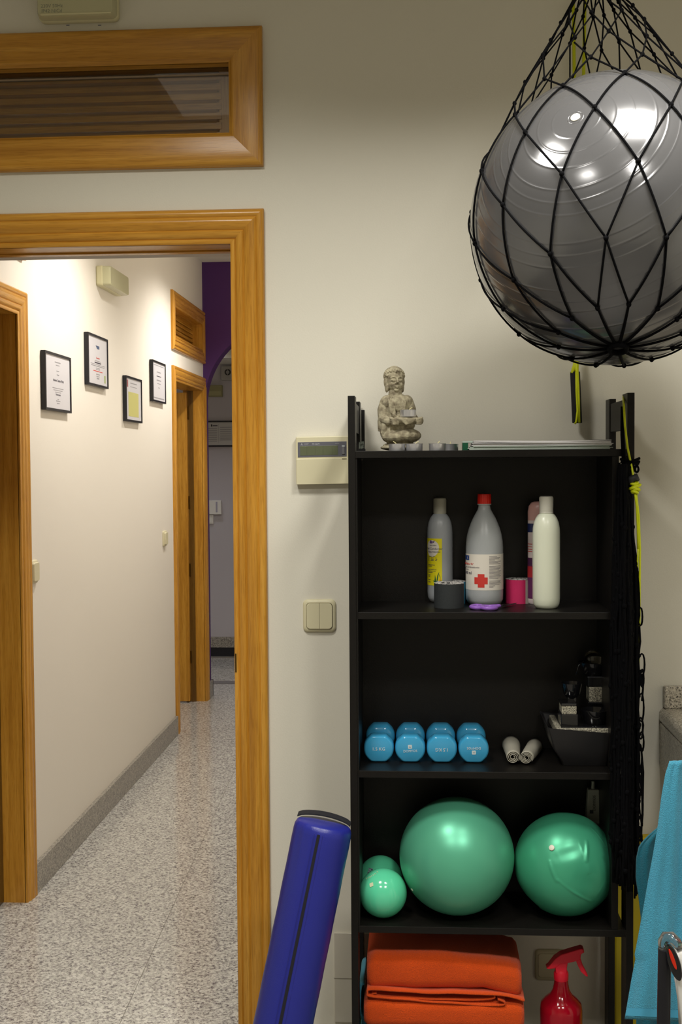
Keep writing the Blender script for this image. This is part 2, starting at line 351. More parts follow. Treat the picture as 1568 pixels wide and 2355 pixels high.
def side_window(idx,yi,zz):
    d=empty('window_%d'%idx,(XH,yi[0],zz[0]),kind='structure'); n=(1,0,0)
    casing('side_casing',(XH,yi[1],zz[0]),(XH,yi[1],zz[1]),(0,1,0),n,DOORPROF,OZ,d,1,1)
    casing('side_casing',(XH,yi[0],zz[0]),(XH,yi[0],zz[1]),(0,-1,0),n,DOORPROF,OZ,d,1,1)
    casing('head_casing',(XH,yi[0],zz[1]),(XH,yi[1],zz[1]),(0,0,1),n,DOORPROF,OY,d,1,1)
    casing('sill_casing',(XH,yi[0],zz[0]),(XH,yi[1],zz[0]),(0,0,-1),n,DOORPROF,OY,d,1,1)
    MB().box((XH-.12,yi[0],zz[0]-.01),(XH,yi[1],zz[0])).box((XH-.12,yi[0],zz[1]),(XH,yi[1],zz[1]+.01)).build('lining',OY,d)
    MB().box((XH-.12,yi[1],zz[0]),(XH,yi[1]+.01,zz[1])).box((XH-.12,yi[0]-.01,zz[0]),(XH,yi[0],zz[1])).build('lining',OZ,d)
    k=6; h=(zz[1]-zz[0])/k
    for i in range(k):
        z=zz[0]+h*(i+.5)
        MB().prism([(XH-.050,yi[0],z-.020),(XH-.054,yi[0],z-.023),(XH-.070,yi[0],z+.020),(XH-.066,yi[0],z+.023)],(0,yi[1]-yi[0],0)).build('slat',OY,d)
    MB().box((XH-.098,yi[0],zz[0]),(XH-.095,yi[1],zz[1])).build('pane',glass,d)
    return d
side_window(2,d3i,t3); 
# window 3 above the near corridor door (only its corner shows)
b=P(52,597,X=XH); side_window(3,d2i,(b.z+cw*.95,b.z+cw+.30))
# granite skirting
SK=.105
tag(MB().box((XH,y2+.001,0),(XH+.016,YA-.001,SK)).build('baseboard_left',GRANB,bevel=.001),kind='structure')
tag(MB().box((DO+.001,YW-.016,0),(1.9,YW,.10)).build('baseboard_front',GRANB,bevel=.001),kind='structure')
# rooms behind the corridor doors
DARK=mat('unlit_room_paint',(150,140,126),.8)
tag(MB().box((-4.2,YH,0),(-4.1,10.6,HC)).box((-4.2,5.45,0),(XH-.12,5.55,HC)).box((-4.2,YH-.1,0),(-2.4,YH,HC)).build('wall_side_rooms',PAINT),kind='structure')
# end wall with the purple arch
YE=Y3; yb=YE+.13
AXl=P(470,950,Y=YE).x; SPz=P(470,930,Y=YE).z; AR=.50
pts=[(AXl,0),(AXl,SPz)]+[(AXl+AR-AR*math.cos(a),SPz+AR*math.sin(a)) for a in [math.pi*i/40 for i in range(1,40)]]+[(AXl+2*AR,SPz),(AXl+2*AR,0)]
mb=MB()
outer=[(XH-.12,0),(XH-.12,HC)]
# wall as strips around the arch
def quad(a,b_,c,d_): mb.prism([(a[0],YE,a[1]),(b_[0],YE,b_[1]),(c[0],YE,c[1]),(d_[0],YE,d_[1])],(0,.13,0))
quad((XH,0),(AXl,0),(AXl,HC),(XH,HC)) if AXl-XH>.002 else None
arc=pts[1:-1]
for i in range(len(arc)-1):
    quad(arc[i],arc[i+1],(arc[i+1][0],HC),(arc[i][0],HC))
quad((AXl+2*AR,0),(-.30,0),(-.30,HC),(AXl+2*AR,HC)) if AXl+2*AR<-.302 else None
tag(mb.build('wall_arch',PURPLE,smooth=30),kind='structure')
tag(MB().box((XH-.12,Y3+.0,0),(AXl+.001,yb+.002,SPz)).build('wall_arch_pier',PURPLE),kind='structure')
p=P(479,1600,Z=0)
tag(MB().box((XH,YB+.001,0),(XH+.018,yb+.02,SK*1.0)).box((XH-.12,yb+.002,0),(XH+.018,yb+.02,SK)).build('baseboard_arch',GRANB,bevel=.001),kind='structure')
# far room
GREYW=mat('grey_lilac_paint',(190,186,192),.7,bump=(260,.2,2))
YF_=P(500,1512,Z=0).y
tag(MB().box((-4.1,YF_,0),(-.2,YF_+.1,HC)).build('wall_far',GREYW),kind='structure')
zt=P(500,1465,Y=YF_-.02).z; zb=P(500,1489,Y=YF_-.02).z; zc=P(500,1507,Y=YF_-.02).z
tag(MB().box((-4.1,YF_-.02,zb),(-.3,YF_,zt)).build('baseboard_far',GRANB),kind='structure')
tag(MB().box((-4.1,YF_-.012,0.012),(-.3,YF_,zb)).build('trim_2',mat('recess_black',(34,34,40),.4)),kind='structure')  # flat dark strip in place of the recess below the granite band
tag(MB().box((-4.1,YF_-.03,0),(-.3,YF_,.012)).build('trim_3',mat('steel',(170,168,165),.35,metal=.8)),kind='structure')
a=P(500,1573,Z=0).y; b=P(500,1566.5,Z=0).y
tag(MB().box((-3.9,a,0),(-.31,b,.003)).build('trim_4',mat('threshold_grey',(112,108,108),.5)),kind='structure')
# soffit of the far room
zc=P(520,838,Y=YF_).z
tag(MB().box((-4.1,YF_-.55,zc),(-.2,YF_,HC)).build('ceiling_far',mat('ceiling_paint',(226,222,210),.8)),kind='structure')
# ================================================================= BOOKCASE
YB=2.595; YK=2.82
bl=P(801.3,1200,Y=YB).x; br=P(1458.5,1200,Y=YB).x
BT=P(1130,906.5,Y=YB).z
SH=[P(1124,1035,Y=YB).z, P(1112,1408.4,Y=YB).z, P(1113,1775,Y=YB).z, P(1126,2134.3,Y=YB).z, .115]
T=.0155
xr=P(1407,1500,Y=YB).x            # inner face of the right side panel
bc=empty('bookcase',((bl+br)/2,YB,0),'tall black open bookcase standing against the cream wall beside the doorway','bookcase')
for x0 in (bl,br-T):
    MB().box((x0,YB,0),(x0+T,YB+.062,BT)).build('front_post',BLACKW,bc,bevel=.0008)
    MB().box((x0,YK+.012,0),(x0+T,YK+.068,BT)).build('rear_post',BLACKW,bc,bevel=.0008)
    MB().box((x0+.002,YB+.062,BT-.078),(x0+T-.002,YK+.012,BT-.012)).build('top_rail',BLACKW,bc,bevel=.0008)
MB().box((bl+T,YB+.003,SH[3]-T),(bl+T+.004,YK,SH[0]-.002)).build('side_panel',BLACKW,bc)
MB().box((xr,YB+.001,SH[3]),(xr+.0145,YK,SH[0]-T)).build('side_panel',BLACKW,bc,bevel=.0006)
for i,z in enumerate(SH):
    x1 = br-T if i in (0,3,4) else xr
    MB().box((bl+T+(.004 if 0<i<3 else 0),YB,z-T),(x1,YK,z)).build('shelf',BLACKW,bc,bevel=.0009)
MB().box((bl+T,YK,SH[3]-T),(xr+.0145,YK+.006,SH[0]-T)).build('back_panel',BLACKW,bc)
MB().box((br-T-.016-.028,YK+.02,SH[0]+.012),(br-T,YK+.05,SH[0]+.026)).build('wall_bracket',BLACKP,bc,bevel=.001)
for px in (823,):
    MB().box((bl+T+.004,YK-.012,SH[0]-.001),(bl+T+.012,YK+.004,SH[0]+.10)).build('rear_cleat',BLACKW,bc,bevel=.0006)
MB().lathe([(.003,-.001),(.003,.001)],P(831,1057,Y=YK-.001),(0,1,0),n=12).build('screw_head',mat('steel_dull',(90,88,84),.4,metal=1),bc)

def tocam(c):   # unit horizontal direction from a point to the lens
    d=Vector((-c.x,-c.y,0)); return d.normalized()
def stand(px,py,zs,r):
    """centre of a round thing of radius r whose foot shows at px,py on the shelf top"""
    q=P(px,py,Z=zs); d=Vector((q.x,q.y,0)).normalized(); return q+d*r
# ---- top shelf: statue
S=.00099
SX,SY=P(920,1035,Y=2.70).x,2.700
STONE=mat('weathered_stone',(176,168,142),.9,noise_col=((118,108,88),90,9,.38,.68),bump=(300,.5,4))
statue=MB()
def el(x,y,z,a,b,c,rot=None,h=None):
    n=14; m_=9
    t=MB().sphere((0,0,0),1,n,m_)
    vs=[Vector((v.x*a,v.y*b,v.z*c)) for v in t.v]
    if rot: R_=Matrix.Rotation(rot,3,'Y'); vs=[R_@v for v in vs]
    vs=[v+Vector((x,-y,z)) for v in vs]
    if h: vs=[h(v) for v in vs]
    statue.add(vs,t.f)
def tb(pts,r,h=None):
    t=MB().tube([Vector((p[0],-p[1],p[2])) for p in pts],r,10); vs=t.v
    if h: vs=[h(v) for v in vs]
    statue.add(vs,t.f)
el(0,0,6,46,36,8); el(0,0,12,40,32,6); el(-2,-2,34,40,33,20); el(12,10,33,37,32,18); el(-12,12,30,30,30,16)
el(-34,2,52,12,22,26,rot=.15); el(-8,-8,84,33,24,44); el(-3,0,104,28,21,26); el(3,4,58,32,26,20); el(-4,0,60,35,26,26); el(46,27,66,8,10,9)
el(-29,-4,110,17,18,17); el(15,-4,110,16,18,17)
tb([(-34,-4,112),(-39,-2,92),(-38,4,72),(-26,22,65),(-12,32,66)],[12,13.5,13,10,7])
tb([(20,-4,112),(25,-2,94),(27,4,76),(38,20,66),(44,28,68)],[11,12,11.5,9,6])
tb([(-35,0,92),(-40,2,66),(-40,0,44)],[10,12,11])
el(14,30,66,36,20,6); el(14,30,71,33,17,4)
for i in range(4): tb([(-22+i*1.5,36-i*2,72-i*4.2),(-14,43,70-i*3.8),(-2,46-i,68-i*3.0)],[3.4,3.0,2.2])
for i in range(4): tb([(50-i,30,73-i*4),(48,38,70-i*3.6),(38,44,68-i*3)],[3.2,3,2])
for i in range(5): tb([(-6+i*3,47-i*.4,70-i*1.4),(14,50,68-i*2.6),(36-i*2,46,70-i*2)],[1.6,2.0,1.6])
tb([(-11,-1,120),(-10,0,144)],[17,14])
for k,(x,zt,zb) in enumerate(((-21,124,76),(-16,120,80),(-26,120,84),(8,124,88),(12,120,86))):
    tb([(x,14,zt-4),(x+2,20,(zt+zb)/2+6),(x+(6 if x<0 else -3),21,zb)],[1.6,2.4,2.0])
for k in range(4): tb([(-20+3*k,20,86-4*k),(-6,26,76-4*k),(8,24,80-4*k)],[1.4,2,1.4])
for k in range(4): tb([(-38+5*k,14+2*k,60),(-42+6*k,16+2*k,40),(-38+6*k,14+2*k,24)],[1.5,3,1.5])
HR=Matrix.Rotation(.30,3,'Z')
def hh(v): return HR@v+Vector((-12,1,161))
el(0,0,2,20.5,21,25,h=hh); el(0,5,-12,17.5,16,15,h=hh); el(0,-3,8,22.5,22.5,20,h=hh); el(0,-3,24,13,13,9,h=hh)
el(0,-2,0,21.5,19,20,h=hh)
tb([(0,20,5),(0,23.5,-2),(0,26,-8)],[1.8,2.4,3.3],h=hh); el(-3.2,22,-9,2.4,2.4,2,h=hh); el(3.2,22,-9,2.4,2.4,2,h=hh)
for s_ in (-1,1):
    el(s_*8.5,17.6,-1.2,5.4,3.2,2.6,h=hh)
    tb([(s_*2.5,21,4),(s_*8,20,5.6),(s_*15,15,2.5)],[1.1,1.3,.9],h=hh)
    tb([(s_*3.8,19.6,-3.4),(s_*8.5,19.9,-4.6),(s_*13.5,16.6,-3.2)],[.6,.8,.5],h=hh)
    el(s_*9.5,14,-11,6,5,6,h=hh)
    el(s_*20.5,-3,-4,4.2,8,13,h=hh); el(s_*18.5,-1,-17,4.4,7.5,12,h=hh)
tb([(-6,20,-15),(0,22.2,-14.4),(6,20,-15)],[.8,1.7,.8],h=hh); tb([(-5,19.6,-17.4),(0,21.6,-18),(5,19.6,-17.4)],[.8,1.9,.8],h=hh)
el(0,16.5,-24,6,4,4,h=hh)
for i in range(150):
    t=(i+.5)/150; th=math.acos(1-1.15*t); ph=i*2.39996
    x,y,z=math.sin(th)*math.cos(ph),math.sin(th)*math.sin(ph),math.cos(th)
    if y>.5 and z<.42: continue
    el(x*23,y*23-3,z*20.5+9,2.7,2.7,2.5,h=hh)
zz=SH[0]+.001
statue.v=[Vector((SX+v.x*S,SY+v.y*S,zz+(v.z-min(0,0))*S+.0015)) for v in statue.v]
st=statue.build('buddha_statue',STONE,None,smooth=180)
k=st.modifiers.new('r','REMESH'); k.mode='VOXEL'; k.voxel_size=.00105; k.use_smooth_shade=True
k=st.modifiers.new('s','SMOOTH'); k.factor=.5; k.iterations=2
tag(st,'small weathered stone seated monk statue holding a tray, on top of the black bookcase','statue')
# ---- tealights
ALU=mat('aluminium',(232,232,236),.3,metal=.7); WAX=mat('wax',(236,232,216),.5,sss=.2); WICK=mat('wick',(228,220,170),.8)
def tealight(px,py,Y,label,lean=.3,r=.0187,h=.0155,z=None):
    c=P(px,py,Y=Y); c.z=z if z is not None else SH[0]
    t=empty('tealight',c,label,'candle','tealights on the bookcase')
    MB().lathe([(r*.94,0),(r*.97,.001),(r*.985,h*.9),(r*1.03,h),(r*.97,h),(r*.93,.002)],c,n=36).build('cup',ALU,t,smooth=35)
    MB().lathe([(r*.92,.002),(r*.92,h*.72),(.001,h*.8)],c,n=28).build('wax',WAX,t,smooth=35)
    MB().tube([c+Vector((0,0,h*.7)),c+Vector((lean*.004,0,h+.002)),c+Vector((lean*.011,0,h+.0055))],.0009,6).build('wick',WICK,t,smooth=60)
    return t
tealight(913,1034,2.622,'silver tealight candle, leftmost of the row in front of the stone statue',-.8)
tealight(952.5,1034,2.622,'silver tealight candle in front of the statue, wick leaning right',.9)
tealight(1005.5,1034,2.622,'silver tealight candle standing clear to the right of the statue, nearer the shelf edge',.5)
tealight(1035,1034,2.70,'darker silver tealight candle set behind another, beside the green box',.1)
tealight(938,957,2.672,'silver tealight candle resting on the tray the stone statue holds',.9,r=.0187,h=.0155,z=P(938,958.2,Y=2.66).z)
# ---- papers, green box, small picture
PAPER=[mat('paper_a',(222,220,222),.7),mat('paper_b',(196,208,198),.7),mat('paper_c',(232,230,230),.7)]
x0=P(1078,1030,Y=2.62).x; x1=P(1408,1030,Y=2.62).x
for i in range(9):
    z=SH[0]+.0002+i*.00225
    dx0=random.uniform(-.002,.006)+i*.0012; dx1=random.uniform(-.008,.004)
    if i in (1,): dx0-=.002
    def fn(u,v,z=z,a=x0+dx0,b_=x1+dx1,i=i):
        return (a+(b_-a)*u, 2.612+.13*v+random.uniform(0,0)+.002*(i%3), z+.0009*math.sin(u*5+i)*(i/9)+.0006)
    g=MB(); 
    n=16
    g.loft([[fn(j/n,0),fn(j/n,1),Vector(fn(j/n,1))+Vector((0,0,.0017)),Vector(fn(j/n,0))+Vector((0,0,.0017))] for j in range(n+1)])
    o=g.build('paper_folder',PAPER[1] if i<4 else PAPER[i%2*2],None)
    tag(o,('greenish' if i<4 else 'white')+' paper folder on top of the bookcase, '+('lowest','second from the bottom','third from the bottom','fourth from the bottom','fifth from the bottom','fourth from the top','third from the top','second from the top','topmost')[i]+' of the stack','folder','folders stacked on the bookcase')
a=P(1064,1034,Y=2.635); b=P(1087,1014,Y=2.635)
e=empty('green_box',(a.x,2.66,SH[0]),'small dark green box at the left end of the paper stack','box')
MB().box((a.x,2.635,SH[0]+.0003),(a.x+.012,2.69,b.z)).build('box_body',mat('green_card',(18,92,62),.35),e,bevel=.0008)
MB().box((a.x-.0003,2.6345,b.z-.004),(a.x+.022,2.69,b.z)).build('clear_lid',mat('frosted_clear',(190,205,196),.25),e,bevel=.0004)
a=P(825,1034,Y=2.70); b=P(836,1012,Y=2.70)
e=empty('photo_stand',(a.x,2.70,SH[0]),'tiny framed picture leaning by the left post on top of the bookcase','picture')
q=[(a.x,2.70,SH[0]+.006),(a.x+.013,2.695,SH[0]+.008),(a.x+.011,2.70,SH[0]+.024),(a.x,2.705,SH[0]+.022)]
MB().prism(q,(0,.002,0)).build('picture_card',mat('grey_photo',(120,128,120),.4,noise_col=((60,66,60),160,3,.4,.6)),e)
MB().box((a.x-.001,2.695,SH[0]+.0002),(a.x+.015,2.71,SH[0]+.006)).build('stand_foot',BLACKP,e,bevel=.0005)

# ================================================================= BOTTLES SHELF
def px_lathe(c, s, prof, y0, **k):
    """prof [(r_px,y_px)] bottom to top -> metres above the foot"""
    return MB().lathe([(r*s,(y0-y)*s) for r,y in prof],c,n=48,**k)
def cyl_patch(c,r,a0,a1,z0,z1,round_=0,n=20,m_=8,th=.0005):
    cam_=tocam(c); base=math.atan2(cam_.y,cam_.x)
    def fn(u,v):
        a=base+math.radians(a0+(a1-a0)*u); return (c.x+math.cos(a)*r, c.y+math.sin(a)*r, z0+(z1-z0)*v)
    return MB().grid(fn,n,m_)
def bender(c,r,ang,z):
    """lettering wrapped on a vertical cylinder; ang degrees to the right of the line to the lens"""
    cam_=tocam(c); base=math.atan2(cam_.y,cam_.x)
    def f(co):
        a=base+math.radians(ang)+co.x/r; rr=r+co.z
        return Vector((c.x+math.cos(a)*rr, c.y+math.sin(a)*rr, z+co.y))
    return f
def poly_bend(bend,outline):
    """small flat shapes (x,y) on a cylinder"""
    return MB().add([bend(Vector((x,y,0))) for x,y in outline],[tuple(range(len(outline)))])
INK=mat('ink_dark',(70,66,84),.6); INKR=mat('ink_red',(206,58,48),.6); INKB=mat('ink_blue',(22,60,130),.5); INKG=mat('ink_grey',(128,124,128),.6)
# gel bottle
c=stand(1012,1386,SH[1],.022); s=c.y/2720*1.0
gb=empty('gel_bottle',c,'tall grey translucent gel bottle with a yellow label, leftmost on the bottle shelf','bottle')
px_lathe(c,s,[(20,1386),(24,1384),(28,1375),(29,1362),(29,1228),(28.3,1215),(26,1203),(22,1193),(17,1186),(13.5,1183),(13.5,1180)],1386).build('bottle_body',mat('gel_plastic',(158,162,166),.32,spec=.5,bump=(600,.1,2)),gb,smooth=50)
px_lathe(c,s,[(14.6,1183.5),(15,1182),(15,1153),(14.4,1149),(12,1147.2),(.1,1147)],1386).build('cap',mat('frosted_cap',(166,164,150),.3),gb,smooth=35)
zz=lambda y: c.z+(1386-y)*s
lb=cyl_patch(c,29.3*s,-96,9,zz(1346.5),zz(1239)).build('label',mat('label_yellow',(226,214,24),.45),gb,smooth=180)
R1=29.3*s
bd=bender(c,R1+.0004,-38,zz(1257)); 
def _ov(u,v):
    yy_=-24+38*v; hw=17.5*math.sqrt(max(0,1-((yy_+2)/(16 if yy_>-2 else 22))**2)) ; return bd(Vector(((u-.5)*2*hw*s,yy_*s,0)))
MB().grid(_ov,12,24).build('label_oval',mat('label_white',(226,220,208),.5),lb,smooth=180)
text('lettering','Gel Conductor\nNeurosonic',7.0*s,(0,0,0),(1,0,0),(0,0,1),INK,lb,bend=bender(c,R1+.0007,-30,zz(1266)),thick=.0001)
text('lettering','ALOE VERA',3.6*s,(0,0,0),(1,0,0),(0,0,1),INK,lb,bend=bender(c,R1+.0007,-33,zz(1255)),thick=.0001)
poly_bend(bender(c,R1+.0007,-38,zz(1248)),[(x*s,y*s) for x,y in ((-7,0),(-5,4),(-2,5),(0,2),(4,2),(8,5),(6,0),(1,-3),(-4,-3))]).build('emblem',mat('ink_violet',(96,70,130),.6),lb)
for k,(yy,wd) in enumerate(((1281,20),(1284,25),(1287,26),(1290,25),(1300,20),(1303,12),(1311,24),(1314,22),(1317,14),(1323,8),(1326,6),(1334,8),(1339,8))):
    MB().add([bender(c,R1+.0006,-62,zz(yy))(Vector((x*s,y*s,0))) for x,y in ((0,0),(wd*.5,0),(wd,0),(wd,1.1),(wd*.5,1.1),(0,1.1))],[(0,1,2,3,4,5)]).build('print_line',INK,lb)
GREEN=mat('leaf_green',(40,96,52),.5)
for k,(pts_) in enumerate((((-8,2),(-4,0),(0,1),(-3,6),(-5,14),(-7,22),(-7.6,14),(-9,7),(-14,9)),((-2,0),(3,0),(1,8),(3,20),(6,29),(0,20),(-2,9)),((4,0),(9,1),(11,8),(8,18),(3,27),(8,14),(6,6)))):
    poly_bend(bender(c,R1+.0008,-12,zz(1343)),[(x*s*.8,y*s) for x,y in pts_]).build('leaf_print',GREEN,lb)
poly_bend(bender(c,R1+.0009,-4,zz(1341)),[(x*s*.8,y*s) for x,y in ((-2,0),(3,2),(5,8),(3,14),(0,8),(-3,4))]).build('leaf_print',mat('leaf_orange',(226,164,30),.5),lb)
# alcohol bottle
c=stand(1114,1393,SH[1],.034); s=c.y/2720; y0=1393
ab=empty('alcohol_bottle',c,'large grey bottle with red cap and a red cross on its white label','bottle')
px_lathe(c,s,[(32,1393),(38,1390),(42,1381),(42.5,1368),(42.5,1262),(41.6,1248),(39.5,1234),(36,1221),(31,1207),(25.5,1195),(20,1185),(15.5,1177),(13.4,1170),(13.4,1166),(15.7,1165),(15.7,1163),(13,1162.5)],y0).build('bottle_body',mat('alcohol_plastic',(168,172,174),.3,spec=.5,bump=(600,.1,2)),ab,smooth=50)
cp=MB(); n=48
cp.loft([[c+Vector((math.cos(2*math.pi*j/n)*(15.6 if j%2 else 15.0)*s*k_,math.sin(2*math.pi*j/n)*(15.6 if j%2 else 15.0)*s*k_,(y0-y)*s)) for j in range(n)] for y,k_ in ((1163,1),(1142.5,.985),(1140.5,.93))])
cp.build('cap',mat('red_cap',(214,36,20),.4),ab,smooth=30)
zz=lambda y: c.z+(1393-y)*s
R1=42.8*s
lb=cyl_patch(c,R1,-100,100,zz(1357.5),zz(1276),n=40).build('label',mat('label_white',(226,220,208),.5),ab,smooth=180)
def cyrect(a0,a1,y1_,y0_,m_,nm,off=.0004):
    return cyl_patch(c,R1+off,a0,a1,zz(y1_),zz(y0_),n=8).build(nm,m_,lb,smooth=180)
ang=lambda px: math.degrees(math.asin(max(-1,min(1,(px-1114)*s/R1))))
cyrect(ang(1099),ang(1114),1351,1320.5,INKR,'red_cross'); cyrect(ang(1091.5),ang(1121.2),1343.3,1328,INKR,'red_cross')
cyrect(-86,ang(1079.8),1290,1279.5,INKB,'blue_logo')
text('lettering','C',7*s,(0,0,0),(1,0,0),(0,0,1),mat('label_white',(1,1,1)),lb,bend=bender(c,R1+.0009,-60,zz(1285)),thick=.0001)
def rtext(body,size,px_end,y,m_,off=.0007):
    return text('lettering',body,size*s,(0,0,0),(1,0,0),(0,0,1),m_,lb,align='RIGHT',bend=bender(c,R1+off,ang(px_end),zz(y)),thick=.0001)
rtext('Alcohol Etílico 96º',6.4,1090,1298.5,INKR); rtext('Solución de Benzalconio',5.6,1103,1305.5,INKG); rtext('tópico',5,1079,1311,INKG); rtext('1000 ml',10,1085.5,1319,INK)
for k in range(26):
    yy=1281+k*2.75; 
    if k in (7,19): continue
    wd=[20,30,26,14,33,24,30,0,32,33,30,26,33,31,33,28,33,30,24,0,32,30,33,28,14,10][k]
    aa=ang(1124.5); 
    cyl_patch(c,R1+.0005,aa,aa+math.degrees(wd*s/R1),zz(yy+.55),zz(yy-.45),n=6,m_=1).build('print_line',INKG,lb)
# pink bottle (behind) and white bottle
c=stand(1243,1391,SH[1],.024); s=c.y/2720; zz=lambda y: c.z+(1391-y)*s
pb=empty('lotion_bottle',c,'pink lotion bottle half hidden behind the white bottle','bottle')
def ovl(r,y,k=1): return [c+Vector((math.cos(t)*r*s*k,math.sin(t)*r*s*.62,(1391-y)*s)) for t in [2*math.pi*j/40 for j in range(40)]]
MB().loft([ovl(r,y) for r,y in ((26,1391),(28.5,1388),(29,1375),(29,1180))]).build('bottle_body',mat('lotion_body',(222,208,208),.35),pb,smooth=40)
MB().loft([ovl(r,y) for r,y in ((29,1200),(29.1,1180),(27,1168),(22,1160),(14,1157),(2,1156.5))]).build('cap',mat('lotion_cap',(214,166,160),.3),pb,smooth=40)
def lotion_patch(y0_,y1_,x0_,x1_,m_,nm,off=.0006):
    def fn(u,v):
        t=-math.pi+ (x0_+(x1_-x0_)*u)*math.pi; return c+Vector((math.cos(t)*(29*s+off),math.sin(t)*(29*s*.62+off),(1391-(y1_+(y0_-y1_)*v))*s))
    return MB().grid(fn,8,4).build(nm,m_,pb,smooth=180)
lotion_patch(1207,1227,0.0,.30,mat('navy_label',(34,44,92),.4),'navy_badge')
lotion_patch(1285,1305,.02,.26,mat('plum_print',(70,30,70),.5),'plum_print'); lotion_patch(1303,1330,.0,.3,mat('red_print',(170,36,44),.5),'red_print'); lotion_patch(1330,1378,.0,.3,mat('plum_print2',(92,36,84),.5),'plum_print')
for k,yy in enumerate((1253,1259,1265,1270)): lotion_patch(yy,yy+1.2,.05,.26,INKR,'print_line',.0008)
c=stand(1256,1401,SH[1],.026); s=c.y/2720; y0=1401
wb=empty('cream_bottle',c,'plain milky white cream bottle, rightmost on the bottle shelf','bottle')
px_lathe(c,s,[(22,1401),(26,1399),(29.5,1391),(31,1378),(31,1232),(30.3,1218),(28,1205),(24,1195),(19,1188),(16,1185.5),(14.5,1184)],y0).build('bottle_body',mat('milky_plastic',(224,228,208),.3,sss=.15),wb,smooth=50)
px_lathe(c,s,[(15.2,1184),(16.2,1183),(15.2,1181.5),(15.6,1178),(16.2,1151),(15.2,1147),(12,1145.2),(.1,1145)],y0).build('cap',mat('cream_cap',(214,212,200),.35),wb,smooth=35)
# tapes
TAPEW=mat('tape_liner',(214,210,206),.6,noise_col=((50,50,54),210,3,.52,.56))
def tape(px,py,r,hpx,col,label,key,flap=None):
    c=stand(px,py,SH[1],r*.00098); s=c.y/2720; R_=r*s; h=hpx*s
    t=empty('tape_roll',c,label,'tape roll','elastic tape rolls on the bottle shelf')
    MB().lathe([(R_*.55,0),(R_,0),(R_,h),(R_*.55,h)],c,n=48,cap=False).add([],[]).build('tape',mat('tape_'+key,col,.75,bump=(700,.3,2)),t,smooth=35)
    MB().lathe([(R_*.5,.0),(R_*.56,.0),(R_*.56,h+.0003),(R_*.50,h+.0003),(R_*.5,0)],c,n=40,cap=False).build('core',TAPEW,t,smooth=35)
    MB().lathe([(R_*.56,h+.0004),(R_*.99,h+.0004),(R_*.99,h+.0008),(R_*.56,h+.0008)],c,n=48,cap=False).build('printed_edge',TAPEW,t,smooth=35)
    if flap: cyl_patch(c,R_+.0006,flap[0],flap[1],c.z,c.z+h,n=12).build('paper_flap',mat('tape_flap',(190,180,172),.6),t,smooth=180)
    return t
tape(1037,1390.5,34,50,(40,140,176),'turquoise elastic tape roll half hidden behind the black roll','turquoise')
tape(1032.6,1400,34.5,55,(44,48,50),'black elastic tape roll standing at the shelf edge','black')
tape(1193,1389,31,54,(196,34,92),'magenta elastic tape roll standing right of the red capped bottle','magenta',(28,80))
# scissors
PUR=mat('purple_plastic',(150,100,196),.35)
z=SH[1]; sc_=empty('scissors',P(1120,1398,Z=z),'scissors with purple handles lying in front of the red capped bottle','scissors')
def ringpts(px,py,ra,rb,n=24): 
    q=P(px,py,Z=z+.005); return [q+Vector((math.cos(t)*ra,math.sin(t)*rb,0)) for t in [2*math.pi*i/n for i in range(n)]]
q1=P(1096,1395.5,Z=z+.005); q2=P(1125,1397,Z=z+.005); piv=P(1150,1393,Z=z+.006); tip=P(1188,1387.5,Z=z+.004)
MB().tube(ringpts(1097,1395.5,.0135,.020),.0045,8,True).tube([q1+Vector((.012,.008,0)),q2+Vector((0,.016,0)),piv],[.0045,.0045,.004],8).build('handle',PUR,sc_,smooth=180)
MB().tube(ringpts(1124,1397.2,.0165,.018),.0045,8,True).tube([q2+Vector((.014,.006,0)),piv+Vector((-.004,-.002,0)),piv],[.0045,.004,.004],8).build('handle',PUR,sc_,smooth=180)
d=(tip-piv); nrm=Vector((-d.y,d.x,0)).normalized()
STEEL=mat('blade_steel',(150,150,152),.25,metal=1)
MB().prism([piv-nrm*.005,piv+d*.4-nrm*.004,tip,piv+d*.4+nrm*.001,piv+nrm*.005],(0,0,.0014)).build('blade',STEEL,sc_)
MB().prism([piv-nrm*.003,piv+d*.5-nrm*.001,tip+nrm*.002,piv+d*.4+nrm*.005,piv+nrm*.006],(0,0,-.0014)).build('blade',STEEL,sc_)
MB().lathe([(.003,0),(.003,.003),(.001,.004)],piv,n=14).build('pivot_screw',STEEL,sc_,smooth=40)

# ================================================================= DUMBBELL SHELF
BLUE=mat('dumbbell_vinyl',(64,164,212),.16,spec=.6,coat=.3)
WHT=mat('print_white',(214,224,226),.5)
z=SH[2]
def hexring(k,y,cx=0,cz=0):
    out=[]; n=48
    for i in range(n):
        a=2*math.pi*i/n
        # rounded hexagon, flat top
        kk=round((a)/(math.pi/3)); va=kk*math.pi/3
        out.append(a)
    pts=[]
    q=[(34.5,0),(34.2,5.5),(33.0,11),(30.6,16.5),(27,21.3),(22.5,26),(19.2,28.9),(16.2,30.5),(12.5,31),(6,31.1)]
    full=[(a,b_) for a,b_ in q]+[(0,31.1)]+[(-a,b_) for a,b_ in reversed(q)]
    full=full+[(-a,-b_) for a,b_ in full[1:-1]]
    for a,b_ in full: pts.append(Vector((cx+a*.001*k, y, cz+b_*.000985*k)))
    return pts
FRONT=P(870,1753,Z=z).y-.002
